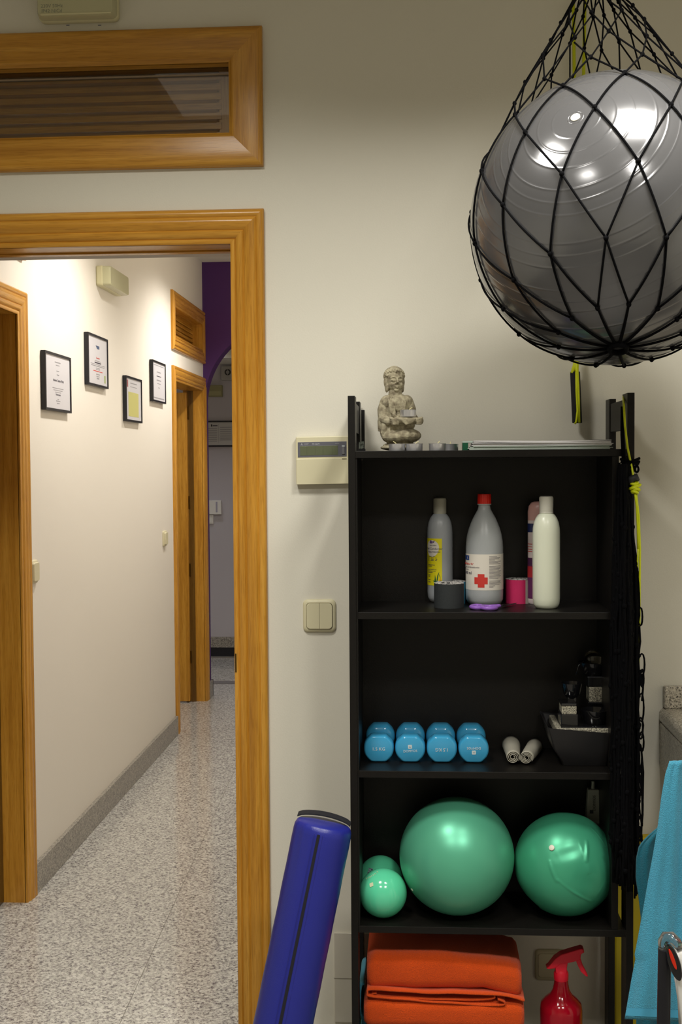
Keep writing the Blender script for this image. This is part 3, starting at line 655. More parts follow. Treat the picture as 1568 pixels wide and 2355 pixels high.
def dumbbell(px, kind, rot, label):
    hz=.0306
    c=P(px,1720,Y=FRONT); 
    t=empty('dumbbell',(0,0,0),label,'dumbbell','blue dumbbells in a row')
    def head(y0,y1):
        L_=y1-y0; r=[(.80,0),(.90,.06),(.965,.16),(1,.34),(1,.66),(.965,.84),(.90,.94),(.62,1)]
        if y0>.05: r=[(.50,-.02),(.80,.05),(.93,.14),(1,.34),(1,.70),(.96,.88),(.88,.97),(.78,1)]
        else: r=[(.84,0),(.93,.035),(.98,.12),(1,.3),(1,.64),(.93,.86),(.80,.95),(.50,1.02)]
        return MB().loft([hexring(k_,y0+L_*q) for k_,q in r])
    head(0,.050).build('weight_head',BLUE,t,smooth=60); head(.112,.160).build('weight_head',BLUE,t,smooth=60)
    MB().lathe([(.0135,.044),(.0125,.055),(.0145,.08),(.0125,.106),(.0135,.118)],(0,0,0),(0,1,0),n=24).build('grip',BLUE,t,smooth=60)
    R_=Matrix.Rotation(rot,3,'Y'); ux=R_@Vector((1,0,0)); uz=R_@Vector((0,0,1)); y=-.0004
    if kind=='kg': text('lettering','1.5 KG',.0105,Vector((0,y,0)),ux,uz,WHT,t)
    else:
        text('lettering','DOMYOS',.0075,Vector((0,y,0))-uz*.004,ux,uz,WHT,t)
        o=Vector((0,y,0))+uz*.0060; q=.0044
        MB().prism([o+ux*a*q+uz*b_*q for a,b_ in ((-1,-.8),(-.8,-1),(.8,-1),(1,-.8),(1,.8),(.8,1),(-.8,1),(-1,.8))],(0,.0003,0)).build('logo',WHT,t)
        MB().tube([o+Vector((0,-.0002,0))+ux*(-.0022)-uz*.002,o+Vector((0,-.0002,0))+uz*.0003,o+Vector((0,-.0002,0))+ux*.0022-uz*.002],.0004,5).tube([o+Vector((0,-.0002,0)),o+Vector((0,-.0002,0))+uz*.0026],.0004,5).build('logo_mark',mat('logo_blue',(60,120,150),.5),t)
    t.location=(c.x,FRONT,z+hz*.995); return t
dumbbell(870.5,'kg',0.0,'blue vinyl dumbbell with upright 1.5 KG print, leftmost of the row by the post')
dumbbell(943,'logo',-.06,'blue vinyl dumbbell second in the row, square logo above its lettering')
dumbbell(1016,'kg',math.pi,'blue vinyl dumbbell third in the row, 1.5 KG printed upside down')
dumbbell(1089.5,'logo',math.pi,'blue vinyl dumbbell nearest the grey rolls, square logo below its lettering')
# rolled latex bands
LATEX=mat('grey_latex',(176,172,158),.4,sss=.1)
def roll(px,py,r0,bx,by,r1,turns,label,flap=0):
    a=P(px,py,Y=2.655); b_=P(bx,by,Y=2.80)
    def fn(u,v):
        c_=a.lerp(b_,u); r=(r0+(r1-r0)*u)*(1-.78*v**1.1 if not flap else 1-.72*v); th=-.6+v*turns*2*math.pi
        return (c_.x+math.cos(th)*r, c_.y, max(c_.z+math.sin(th)*r*.94, z+.0008))
    o=MB().grid(fn,8,110).build('latex_band_roll',LATEX,None,smooth=180,solid=.0011)
    return tag(o,label,'exercise band','rolled grey latex bands')
roll(1179.5,1742,.0150,1174,1712,.0225,3.3,'rolled grey latex band beside the blue dumbbells, left of the pair')
roll(1209.5,1743,.0150,1229,1716,.0200,3.8,'rolled grey latex band next to the fountain, right of the pair')
f1=P(1222,1752,Z=z+.001); 
fl=MB().grid(lambda u,v:(Vector((f1.x,2.655,z+.0015)).lerp(Vector((P(1240,1712,Y=2.79).x,2.79,z+.0015)),u)+Vector((.012*v,0,.036*v*v*(1-.2*u)))),6,6)
# fountain
FB=mat('fountain_black',(34,33,34),.38); GL=mat('gloss_black',(20,20,22),.12,coat=.5)
STN=granite('split_stone',(214,208,186),(120,116,104),(30,28,26),420,.6)
ft=empty('tabletop_fountain',P(1345,1762,Z=z),'small black tabletop fountain with stacked stones and a glass ball','fountain')
fy=2.70
def fp(px,py,y=fy): return P(px,py,Y=y)
def sq(px0,px1,py,y0,y1,rd=.006):
    a=P(px0,py,Y=y0); b_=P(px1,py,Y=y0); out=[]
    for cx_,cy_,st_ in ((b_.x-rd,y1-rd,0),(a.x+rd,y1-rd,1),(a.x+rd,y0+rd,2),(b_.x-rd,y0+rd,3)):
        for j in range(5):
            t=math.pi/2*(st_+j/4); out.append(Vector((cx_+rd*math.cos(t),cy_+rd*math.sin(t),a.z)))
    return out
def lvl(ring,zv): return [Vector((p_.x,p_.y,zv)) for p_ in ring]
FY0=2.632; zt=fp(1300,1690,FY0).z
bw=MB(); z0=z+.0005
bw.loft([lvl(sq(1294,1396,1762,FY0+.022,2.785),z0),lvl(sq(1290,1398,1755,FY0+.016,2.79),z0+.012),lvl(sq(1272,1402,1720,FY0+.006,2.80),z0+(zt-z0)*.55),lvl(sq(1259,1405.5,1693,FY0,2.81),zt),lvl(sq(1263,1402,1693,FY0+.004,2.806),zt),lvl(sq(1275,1398,1720,FY0+.012,2.795),z0+(zt-z0)*.6)])
for v in bw.v:
    if v.z>zt-.001 : 
        ex=abs((v.x-fp(1332,1690).x)/.075); ey=abs((v.y-2.72)/.085); v.z+= .016*max(0,min(1,ex))**4*max(0,min(1,ey))**4
bw.build('bowl',FB,ft,smooth=45)
def blk(px0,px1,py0,py1,y0,y1,m_,nm,bev=.002):
    a=fp(px0,py1,y0); b_=fp(px1,py0,y0); return MB().box((a.x,y0,a.z),(b_.x,y1,b_.z)).build(nm,m_,ft,bevel=bev)
blk(1279,1402,1676,1694,2.645,2.79,STN,'stone_ledge'); blk(1290,1398,1672,1676.5,2.650,2.785,GL,'ledge_top')
blk(1290,1330,1643,1673,2.66,2.72,GL,'black_block'); blk(1292,1326,1623,1643,2.662,2.715,STN,'stone_block')
blk(1290,1327,1618,1623.5,2.66,2.718,GL,'block_top'); blk(1352,1397,1615,1660,2.735,2.78,GL,'column'); blk(1354,1395,1580,1615,2.735,2.78,STN,'stone_block'); blk(1350,1392,1556,1580,2.735,2.78,GL,'column_top')
def cup(px,py,rp,hp,y,nm='water_cup'):
    c_=fp(px,py,y); s_=y/2720
    MB().lathe([(rp*.45*s_,0),(rp*.8*s_,hp*.3*s_),(rp*s_,hp*s_),(rp*.95*s_,hp*s_),(rp*.7*s_,hp*.4*s_),(.001,hp*.25*s_)],c_,n=32).build(nm,GL,ft,smooth=50)
cup(1367,1673,32,42,2.69); cup(1314,1605,24,35,2.70); 
blk(1305,1325,1604,1620,2.69,2.71,GL,'cup_stem',.001)
cup(1363,1556,34,34,2.755,'ball_cradle')
MB().sphere(fp(1363,1514.5,2.755),.0202,32,20).build('glass_ball',mat('ball_glass',(235,232,220),.03,trans=1,ior=1.45),ft,smooth=180)
MB().tube([fp(1325,1552,2.74),fp(1330,1530,2.745),fp(1342,1521,2.75)],.0016,6).build('water_pipe',GL,ft,smooth=180)

# ================================================================= BALL SHELF
z=SH[3]
def greenball_mat(name,col,rough,spec=.5,bump=None):
    return mat(name,col,rough,spec=spec,bump=bump)
GB1=mat('pearl_green',(92,180,146),.36,spec=.5,metal=.3)
GB2=mat('pearl_green2',(70,168,130),.36,spec=.5,metal=.3)
GB3=mat('mint_gloss',(92,208,162),.13,spec=.6,coat=.4)
c=P(1050,1985,Y=2.688); r=132.3*2.688/2720; c.z=z+r
e=empty('exercise_ball',(c.x,c.y,z),'large pearly green exercise ball in the middle of the ball shelf','ball')
MB().sphere(c,r,96,60).build('ball_skin',GB1,e,smooth=180)
v_=(P(939,2053,Y=2.63)-c).normalized(); q=c+v_*r
MB().lathe([(.0035,-.001),(.0035,.0008),(.0025,.0012)],q,v_,n=16).build('valve_plug',mat('plug_white',(226,222,206),.4),e,smooth=40)
# half deflated ball
c=P(1299,2018,Y=2.690); r=115.5*2.690/2720
e=empty('exercise_ball',(c.x,c.y,z),'slightly deflated creased green ball at the right end of the shelf','ball')
b=MB().sphere((0,0,0),1,280,180)
def crease(v,a,b_,w_,amp):
    a=Vector(a).normalized(); b_=Vector(b_).normalized(); ab=b_-a; t=max(0,min(1,(v-a).dot(ab)/ab.dot(ab))); d=(v-(a+ab*t).normalized()).length
    return amp*math.exp(-(d/w_)**2)*(math.sin(math.pi*min(1,max(.08,t)))**.5)
Xv=Vector((.985,-.17,0)); Yv=Vector((-.17,-.985,-.0)); 
def dirp(px,py):
    x=(px-1299)/115.5; y=(2018-py)/115.5; zz_=math.sqrt(max(.02,1-x*x-y*y)); return (RT*x+UP*y-_F*zz_)
for v in b.v:
    n_=v.normalized(); k=1.0
    k+=crease(n_,dirp(1245,1985),dirp(1262,2030),.028,.018)+crease(n_,dirp(1262,2022),dirp(1345,2078),.024,.022)
    k+=crease(n_,dirp(1332,1945),dirp(1326,1985),.035,.022)+crease(n_,dirp(1326,1985),dirp(1332,2010),.06,.010)
    k-=crease(n_,dirp(1262,1975),dirp(1318,1958),.12,.022); k-=crease(n_,dirp(1290,2010),dirp(1360,2050),.16,.016)
    k-=crease(n_,dirp(1345,1920),dirp(1400,1990),.18,.03); k+=crease(n_,dirp(1350,1922),dirp(1385,1965),.03,.008)
    k-=crease(n_,dirp(1200,2090),dirp(1230,2130),.2,.02); k+=.008*noise.noise(n_*2.2)
    q=n_*k; q.z=max(q.z,-1.0)
    v.x,v.y,v.z=c.x+q.x*r,c.y+q.y*r*.98,c.z+q.z*r*1.0
mz=min(v.z for v in b.v); 
for v in b.v: v.z+= z+.0005-mz
b.build('ball_skin',GB2,e,smooth=180)
dz=z+.0005-mz
v_=dirp(1253,1957); q=c+v_*r+Vector((0,0,dz))
MB().lathe([(.0062,-.002),(.0062,.0012),(.005,.002)],q,v_,n=24).build('valve_plug',mat('plug_white',(226,222,206),.4),e,smooth=40)
# small weighted balls
def small(px,py,rp,Y,label,m_):
    c=P(px,py,Y=Y); r=rp*Y/2720; c.z=z+r
    e=empty('toning_ball',(c.x,c.y,z),label,'ball','small mint toning balls')
    MB().sphere(c,r,64,40).build('ball_skin',m_,e,smooth=180); return e,c,r
e,c,r=small(874.5,2014.5,51,2.757,'small mint toning ball behind its twin, at the left end of the ball shelf',GB3)
v_=((P(853,1984,Y=2.7)-c).normalized()-_F*.55).normalized()
MB().lathe([(.0035,0),(.0028,-.0015)],c+v_*(r+.0004),v_,n=16).build('valve_plug',mat('plug_dark',(40,70,60),.4),e,smooth=40)
v_=((P(832,1992,Y=2.7)-c).normalized()-_F*.12).normalized()
q=c+v_*(r+.0005); t_=Vector((0,0,1)).cross(v_).normalized(); u_=v_.cross(t_)
MB().prism([q+t_*a+u_*b_ for a,b_ in ((-.006,-.009),(.006,-.009),(.006,.009),(-.006,.009))],v_*.0004).build('label',mat('label_grey',(140,170,170),.5,noise_col=((60,50,80),300,2,.45,.55)),e)
e,c,r=small(880.6,2065.5,55.8,2.652,'small glossy mint toning ball at the front left of the ball shelf',GB3)
def onball(px,py): 
    x=(px-880.6)/55.8; y=(2065.5-py)/55.8; return (RT*x+UP*y-_F*math.sqrt(max(.02,1-x*x-y*y))).normalized()
v_=onball(853,2035); q=c+v_*(r+.0005); t_=(RT-v_*RT.dot(v_)).normalized(); u_=v_.cross(t_)
R_=Matrix.Rotation(.15,3,v_); t_=R_@t_; u_=R_@u_
MB().prism([q+t_*a*.0046+u_*b_*.0044 for a,b_ in ((-1,-.8),(-.8,-1),(.8,-1),(1,-.8),(1,.8),(.8,1),(-.8,1),(-1,.8))],v_*.0003).build('logo',mat('print_cream',(206,214,176),.5),e)
for i,ch in enumerate('DOMYOS'):
    vv=onball(842.5+i*5.0,2027.5-i*2.9); qq=c+vv*(r+.0005); tt=(RT-vv*RT.dot(vv)).normalized(); uu=vv.cross(tt); R2=Matrix.Rotation(.45,3,vv)
    text('lettering',ch,.0068,qq,R2@tt,R2@uu,mat('print_cream',(206,214,176),.5),e,thick=.0001)
# pump
c=P(1363,2000,Y=2.785); c.z=z; s=2.785/2720
zz=lambda y: EYE-(y-1066)*s
e=empty('hand_pump',(c.x,c.y,z),'grey white hand pump standing behind the creased green ball','pump')
c2=Vector((c.x,c.y,0)); PG=mat('pump_grey',(150,150,142),.4)
cyl=lambda prof,nm,m_,n=32: MB().lathe([(r_*s,zz(y)) for r_,y in prof],c2,n=n).build(nm,m_,e,smooth=35)
cyl([(19,2128),(20,2120),(20,1925),(19,1921)],'barrel',BLACKP); cyl([(21,1922),(22.5,1918),(22.5,1900),(21,1896),(17,1892),(14,1891)],'collar',PG)
MB().loft([[Vector((c.x+a*s,c.y+b_*s,zz(y))) for a,b_ in ((-w_,-w_*.8),(w_,-w_*.8),(w_,w_*.8),(-w_,w_*.8))] for w_,y in ((17.5,1892),(18,1884),(16.5,1880),(12.6,1810),(12.4,1808))]).build('handle',PG,e,bevel=.002)
cyl([(4.2,1808),(3.6,1795),(3.6,1791)],'nozzle',PG,16)
text('lettering','DOMYOS',8.5*s,(c.x+.001,c.y-13.8*s,zz(1838)),(0,0,1),(-1,0,0),mat('ink_black',(40,40,40),.5),e)
MB().box((c.x-.0095,c.y-.0145,zz(1862)),(c.x-.0010,c.y-.0135,zz(1854))).build('logo',mat('ink_black',(40,40,40),.5),e)
# ================================================================= HANGING BALL IN ITS NET
SIL=mat('silver_vinyl',(108,108,110),.17,spec=.5,metal=.55,coat=.15,bump=(1200,.03,2))
BC=P(1411,509,Y=2.32); BR=321*2.32/2720
# bottom pole of the net on the ball
def onsphere(px,py):
    d=(_F+RT*((px-CX)/F_PX)+UP*((CY-py)/F_PX)).normalized(); o=Vector((0,0,EYE)); oc=o-BC; b_=oc.dot(d); c_=oc.dot(oc)-BR*BR; D=b_*b_-c_
    return o+d*(-b_-math.sqrt(max(0,D)))
bx=(onsphere(1323,270)-BC).normalized()
e=empty('gym_ball',BC,'large silver gym ball with raised rings hanging in a black net','ball')
prof=[]; rings=[9,15,21,29,33.5,38,48,52.5,57,66,70.5,75,84,90,96,105,109.5,114,123,128,133,142,150,160]
N_=720
for i in range(N_+1):
    th=180*i/N_; k=0
    for g in rings: k+=math.exp(-((th-g)/.34)**2)*.00042
    rr=BR+k; prof.append((rr*math.sin(math.radians(th)),-rr*math.cos(math.radians(th))))
prof=[(r,-h) for r,h in prof]
b=MB().lathe(prof,BC,bx,n=128,cap=False); b.build('ball_skin',SIL,e,smooth=180)
q=BC+bx*BR
MB().lathe([(.0085,-.001),(.0085,.0010),(.0065,.0022),(.001,.0026)],q,bx,n=24).build('valve_plug',mat('plug_ivory',(232,228,206),.35),e,smooth=40)
MB().lathe([(.0125,.0),(.0138,.0012),(.0150,.0)],q-bx*.0006,bx,n=36,cap=False).build('valve_ring',SIL,e,smooth=180)
# net: knotted diamond mesh of black cord, gathered to a hook above
CORD=mat('black_cord',(4,4,6),.85,spec=.1,bump=(900,.5,2))
bot=P(1421,797,Y=2.10); 
pole=(onsphere(1421,797)-BC).normalized(); ax=-pole       # ax points up to the hook
apex=BC+ax*.60+Vector((-.012,0,0)); apex=P(1365,-62,Y=(BC+ax*.60).y)
adir=(apex-BC).normalized(); La=(apex-BC).length
front=(Vector((0,0,EYE))-BC).normalized()
def frame(axis):
    u=(front-axis*front.dot(axis)).normalized(); return u, axis.cross(u)
fu,fv=frame(ax)   # fv: to the ... side
if fv.dot(RT)<0: fv=-fv
gu,gv=frame(adir)
if gv.dot(RT)<0: gv=-gv
NN=13; RC=BR+.0030
tht=180-math.degrees(math.acos(BR/La))      # where the net leaves the ball
th_ring=[3.2,24,50,76,101,124]
LV=len(th_ring)
cone_t=[.16,.36,.55,.71,.84,.93,1.0]
def netpos(lv,az):
    a=math.radians(az)
    if lv<LV:
        th=math.radians(th_ring[lv]); k=lv/(LV-1.0)
        axis=(ax*(1-k)+adir*k).normalized(); u=(front-axis*front.dot(axis)).normalized(); v=axis.cross(u); v=v if v.dot(RT)>0 else -v
        return BC+axis*(-math.cos(th))*RC+(u*math.cos(a)+v*math.sin(a))*math.sin(th)*RC
    t=cone_t[lv-LV]; th=math.radians(124); p0=BC+adir*(-math.cos(th))*RC+(gu*math.cos(a)+gv*math.sin(a))*math.sin(th)*RC
    jit=Vector((noise.noise(Vector((lv*3.1,az*.1,1))),noise.noise(Vector((lv*2.1,az*.1,5))),noise.noise(Vector((lv*1.7,az*.1,9)))))*.022*(1-t)
    top=apex+(gu*math.cos(a)+gv*math.sin(a))*.012
    return p0.lerp(top,t)+jit
def seg(b,lv0,az0,lv1,az1,r=.0020):
    pts=[]; a_=netpos(lv0,az0); c_=netpos(lv1,az1); n=8 if lv0<LV else 2
    for i in range(n+1):
        t=i/n
        p_=a_.lerp(c_,t)
        if lv1<LV or (lv0<LV): 
            d=(p_-BC); 
            if d.length<RC: p_=BC+d.normalized()*RC
        pts.append(p_)
    b.tube(pts,r,6)
net=empty('ball_net',apex,'black knotted cord net hanging from above around the silver ball','net')
cords=MB(); knots=MB()
NL=LV+len(cone_t); st_=360/NN; ph0=10.0
azof=lambda lv,j: ph0+j*st_+(0 if lv%2 else -st_/2)
for lv in range(1,NL-1):
    for j in range(NN):
        az=azof(lv,j)
        nx=[az-st_/2,az+st_/2]
        for k in nx:
            seg(cords,lv,az,lv+1,k,.0020 if lv<LV else .0017)
        p_=netpos(lv,az); pn=netpos(lv+1,az)
        knots.sphere(p_,.0046 if lv<LV else .0042,8,6,(1,1,1.15))
for j in range(NN):
    az=azof(1,j)
    for dlt in (-2.2,2.2): seg(cords,0,az+dlt*2,1,az,.0020)
cords.add(knots.v,knots.f); cords.build('netting',CORD,net,smooth=180)
MB().tube([netpos(0,az)+pole*.001 for az in range(0,360,15)],.0048,8,True).tube([netpos(0,az)+pole*.004 for az in range(0,360,24)],.0040,8,True).build('bottom_ring',CORD,net,smooth=180)
MB().tube([apex-adir*.02,apex+adir*.02,Vector((apex.x,apex.y,apex.z+.06)),Vector((apex.x,apex.y,CEIL-.03))],[.012,.011,.005,.004],10).build('gathered_top',CORD,net,smooth=180)
MB().lathe([(.02,0),(.02,-.004),(.004,-.006),(.004,-.035)],(apex.x,apex.y,CEIL),(0,0,1),n=20).build('ceiling_hook',STEEL,net,smooth=40)

# ================================================================= EXERCISE BANDS
YEL=mat('neon_band',(206,214,22),.4,spec=.4,sss=.1)
b1=empty('exercise_band',P(1324,905,Y=2.875),'neon yellow band with a black foam handle hanging behind the silver ball','exercise band')
h0=P(1322,855,Y=2.872); h1=P(1327,973,Y=2.872); hd=(h1-h0).normalized(); 
MB().loft([[h0.lerp(h1,t)+Vector((math.cos(a)*.0118*k_,math.sin(a)*.0118*k_,0)) for a in [2*math.pi*j/24 for j in range(24)]] for t,k_ in ((0,.93),(.01,1),(.99,1),(1,.93))]).build('foam_handle',mat('black_foam',(22,22,24),.85,bump=(500,.5,3)),b1,smooth=40)
f=Vector((0,-.0145,0))
top=P(1325,820,Y=2.872)
MB().tube([P(1318,0,Y=2.88),P(1322,300,Y=2.88),P(1324,600,Y=2.88),top+f*.3],.0040,8).tube([P(1345,0,Y=2.88),P(1341,215,Y=2.88),P(1333,600,Y=2.88),top+f*.3],.0040,8).build('band_strand',YEL,b1,smooth=180)
MB().tube([top,P(1324,838,Y=2.868),P(1316,857,Y=2.866),P(1313,858,Y=2.872)],[.0052,.0068,.0045,.003],8).tube([top+f*.2,P(1326,846,Y=2.862),P(1327,856,Y=2.859),P(1329,880,Y=2.857),P(1331,920,Y=2.857),P(1332,972,Y=2.859)],[.006,.005,.0038,.0030,.0026,.0026],8).tube([P(1325,855,Y=2.858),P(1325.5,900,Y=2.857),P(1328,945,Y=2.857),P(1325,970,Y=2.858),P(1322,974,Y=2.862)],.0026,8).build('handle_loop',YEL,b1,smooth=180)
b2=empty('exercise_band',P(1455,1120,Y=2.57),'neon yellow band looped over the right rear post of the bookcase and hanging down','exercise band')
y_=YB-.014
MB().tube([P(1440,925,Y=2.70),P(1433,912,Y=2.65),P(1434.5,935,Y=2.585),P(1437,980,Y=y_),P(1443,1030,Y=y_-.004),P(1451,1068,Y=y_-.008),P(1456,1094,Y=y_-.015),P(1459,1112,Y=y_-.02)],.0024,8).build('upper_cord',YEL,b2,smooth=180)
kn=P(1460,1120,Y=y_-.022)
k_=MB()
for i,(dx,dy,r_) in enumerate(((-2,-9,.0075),(3,-3,.008),(-3,2,.0078),(2,7,.0072),(-1,12,.006))):
    q=P(1460+dx,1120+dy,Y=y_-.024); k_.tube([q+Vector((math.cos(t)*r_,math.sin(t)*r_*.8,.002*math.sin(t+i))) for t in [2*math.pi*j/12 for j in range(12)]],.0032,8,True)
k_.sphere(kn,.0065,12,8,(1,1,1.9)).build('knot',YEL,b2,smooth=180)
MB().tube([P(1458,1122,Y=y_-.024),P(1464,1165,Y=y_-.02),P(1466,1210,Y=y_-.02),P(1467,1262,Y=y_-.018)],.0024,8).tube([P(1462,1130,Y=y_-.022),P(1469,1190,Y=y_-.02),P(1471.5,1262,Y=y_-.018),P(1471,1330,Y=y_-.01),P(1470.5,1420,Y=y_),P(1469,1500,Y=y_),P(1467,1560,Y=y_),P(1463,1640,Y=y_),P(1461,1720,Y=y_)],.0023,8).tube([P(1467,1262,Y=y_-.018),P(1465,1330,Y=y_),P(1466,1420,Y=y_),P(1466,1560,Y=y_+.004)],.0019,8).build('lower_cord',YEL,b2,smooth=180)
MB().tube([P(1446,1112,Y=y_-.02),P(1452,1102,Y=y_-.026),P(1462,1097,Y=y_-.026),P(1467,1104,Y=y_-.02)],[.007,.0085,.0078,.004],10).build('rubber_stop',mat('black_rubber',(32,32,34),.6),b2,smooth=180)
# ---- black net bag hanging from the post
nb=empty('folded_net',P(1445,1060,Y=2.57),'long bundle of black knotted netting hanging down the right side of the bookcase','net')
rs=random.Random(4); cs=MB(); ks=MB()
NST=38
for i in range(NST):
    f_=i/(NST-1); xb=1409+58*f_; ye=1995+rs.uniform(-40,65)-40*abs(f_-.75); Yb=2.578-.030*math.sin(math.pi*f_)-rs.uniform(0,.012) if f_<.8 else 2.588-rs.uniform(0,.02)
    pts=[]; yy=1068+rs.uniform(-4,10); ph=rs.uniform(0,6); n=26
    for k in range(n+1):
        t=k/n; y=yy+(ye-yy)*t
        sp=.45+.55*min(1,t*2.6)
        cxp=1434+10*t-(8*t*t)
        x=cxp+(xb-1438)*sp*(1.06 if t>.2 else 1)+2.4*math.sin(ph+t*rs.uniform(16,22))+3*(t*(1-t))*math.sin(i)
        pts.append(P(x,y,Y=Yb-.004*math.sin(5*t+i)))
        if k%5==(i%5) and k>1: ks.sphere(pts[-1],.0054,7,5,(1,1,1.3))
    cs.tube(pts,.0031,6)
for (x,y,w_,h_) in ((1471,1418,6,20),(1474,1528,8,24),(1473,1627,7,32),(1472,1675,6,24),(1474,1706,6,22),(1468,1740,8,30),(1473,1795,5,26),(1474,1850,4,30),(1470,1905,5,28),(1472,1935,4,20),(1466,1990,6,26),(1416,2000,4,30),(1413,1960,4,40),(1412,1830,3,30),(1476,1560,4,20)):
    cs.tube([P(x+w_*math.cos(a),y+h_*math.sin(a)+3*math.sin(2*a),Y=2.572) for a in [2*math.pi*k/14 for k in range(14)]],.0021,6,True)
    ks.sphere(P(x-w_*.6,y-h_*.8,Y=2.572),.0042,7,5)
for x0,y0,x1,y1 in ((1468,1390,1466,1440),(1462,1280,1470,1400),(1470,1440,1468,1510),(1475,1550,1476,1612),(1475,1650,1477,1685),(1474,1720,1478,1830),(1474,1760,1476,1900),(1470,1780,1477,1870),(1476,1820,1473,1925),(1470,1900,1474,1975),(1464,1960,1462,2060),(1456,1960,1459,2066),(1450,1940,1452,2040)):
    cs.tube([P(x0,y0,Y=2.575),P((x0+x1)/2+3,(y0+y1)/2,Y=2.572),P(x1,y1,Y=2.575)],.0022,6)
cs.add(ks.v,ks.f); cs.build('netting',CORD,nb,smooth=180)
w_=MB()
for i,(x0,y0,x1,y1) in enumerate(((1426,1056,1470,1062),(1428,1062,1468,1066),(1430,1068,1466,1060),(1432,1074,1466,1072),(1434,1066,1470,1054))):
    w_.tube([P(x0,y0,Y=2.585),P((x0+x1)/2,(y0+y1)/2+2,Y=2.574-.001*i),P(x1,y1,Y=2.585)],.0032,7)
w_.tube([P(1464+4*math.cos(a),1079+7*math.sin(a),Y=2.578) for a in [2*math.pi*k/12 for k in range(12)]],.0024,6,True).tube([P(1431.5,935,Y=2.59),P(1431,1000,Y=2.588),P(1434,1060,Y=2.586)],.0045,8)
w_.build('tied_neck',CORD,nb,smooth=180)

# ================================================================= BOLSTER
BV=mat('blue_vinyl',(33,39,130),.36,spec=.5,bump=(420,.15,3))
ta=P(745,1893,Y=2.50); ba=P(594,2600,Y=2.42); ba=Vector((ba.x,ba.y,.07))
da=(ta-ba).normalized(); rB=67.5*2.52/2720; L_=(ta-ba).length
bo=empty('bolster',(ba.x,ba.y,0),'long royal blue vinyl bolster with a black zip leaning against the bookcase side','bolster')
prof=[(.001,0),(rB*.8,0),(rB*.94,.004),(rB,.016)]+[(rB*(1+.004*math.sin(i*1.7)),.016+(L_-.032)*i/24) for i in range(1,24)]+[(rB,L_-.020),(rB*.985,L_-.010),(rB*.93,L_-.002),(rB*.86,L_+.001),(rB*.5,L_+.004),(.001,L_+.004)]
b=MB().lathe(prof,ba,da,n=64,cap=False)
cm=tocam(ta); cm=(cm-da*cm.dot(da)).normalized(); side=da.cross(cm); side=side if side.dot(RT)>0 else -side
for v in b.v:
    h=(v-ba).dot(da); rad=(v-ba-da*h); 
    if rad.length>rB*.5:
        a_=math.atan2(rad.dot(side),rad.dot(cm)); t=(L_-h)
        for a0,wd,am,ln in ((-.95,.13,.0035,.14),(-.62,.10,.0028,.11),(-.35,.07,.0022,.07),(.9,.16,.0015,.1)):
            v+=rad.normalized()*(-am*math.exp(-((a_-a0-.10*t/.1)/wd)**2)*max(0,1-t/ln)*(1 if t>.012 else .4))
b.build('cover',BV,bo,smooth=60)
za=math.radians(-9); zv=(cm*math.cos(za)+side*math.sin(za))
zp=ba+da*.02+zv*(rB+.0006); zq=ba+da*(L_-.014)+zv*(rB+.0008)
MB().prism([zp-side*.0036,zp+side*.0036,zq+side*.0030,zq-side*.0030],zv*.0008).build('zip',mat('zip_black',(20,20,30),.5),bo)
for sgn in (-1,1):
    MB().prism([zp+side*.011*sgn-side*.0004,zp+side*.011*sgn+side*.0004,zq+side*.009*sgn+side*.0004,zq+side*.009*sgn-side*.0004],zv*.0003-side*.002*sgn*0).build('seam',mat('seam_blue',(28,30,110),.5),bo)
tp=ba+da*(L_+.002); hp=[]
for i in range(15):
    t=i/14; w0=-1+2*t; hp.append(tp+side*(w0*rB*.93)+da*(.011*math.sin(math.pi*t)**.6+.001)-cm*.020)
hm=MB(); hw=Vector((0,1,0))*.014
hm.loft([[p_-hw,p_+hw,p_+hw+da*.003,p_-hw+da*.003] for p_ in hp]).build('carry_strap',mat('black_webbing',(22,22,30),.8,bump=(900,.5,2)),bo,smooth=50)

# ================================================================= ON THE WALL
# thermostat / air conditioning controller
a=P(680,1004,Y=YW-.018); b_=P(806,1113.5,Y=YW-.018)
cr=empty('climate_controller',((a.x+b_.x)/2,YW,b_.z),'ivory wall air conditioning controller with a small display beside the bookcase','controller')
sl=.0016
def tilt(o):   # it hangs a touch out of level
    for v in o.data.vertices: v.co.z += v.co.x*.012
    return o
y0=YW-.018
def wbox(px0,py0,px1,py1,yf,yb,nm,m_,par,bev=.001):
    p_=P(px0,py0,Y=yf); q=P(px1,py1,Y=yf); return MB().box((p_.x,yf,q.z),(q.x,yb,p_.z)).build(nm,m_,par,bevel=bev)
tilt(wbox(680,1004,806,1112,y0,YW-.002,'housing',IVORY,cr,.002))
tilt(wbox(681,1055,806,1113,y0-.0035,y0,'flap',IVORY,cr,.001))
tilt(wbox(684.5,1016.5,797,1050.5,y0-.0008,y0,'display_bezel',mat('bezel_grey',(96,96,104),.4),cr,.0004))
lcd=tilt(wbox(690,1025.5,777,1046.5,y0-.0012,y0-.0006,'display',mat('lcd_green',(96,102,78),.25),cr,.0002))
for px in (705,724.5,742.5,764): 
    tilt(wbox(px-.2,1026,px+.3,1046,y0-.0014,y0-.001,'display_line',mat('lcd_dark',(66,70,56),.4),cr,None))
tilt(wbox(785.7,1024.5,792.8,1045,y0-.0035,y0-.0008,'button',mat('button_grey',(112,112,116),.4),cr,.0006))
wbox(786,1025,792.6,1026.6,y0-.0039,y0-.0034,'button_mark',mat('print_white',(214,224,226),.5),cr,None)
tilt(wbox(786,1053.5,797,1055.2,y0-.006,y0-.003,'flap_catch',IVORY,cr,.0005))
LP=mat('print_pale',(186,186,190),.5); yy=y0-.0009
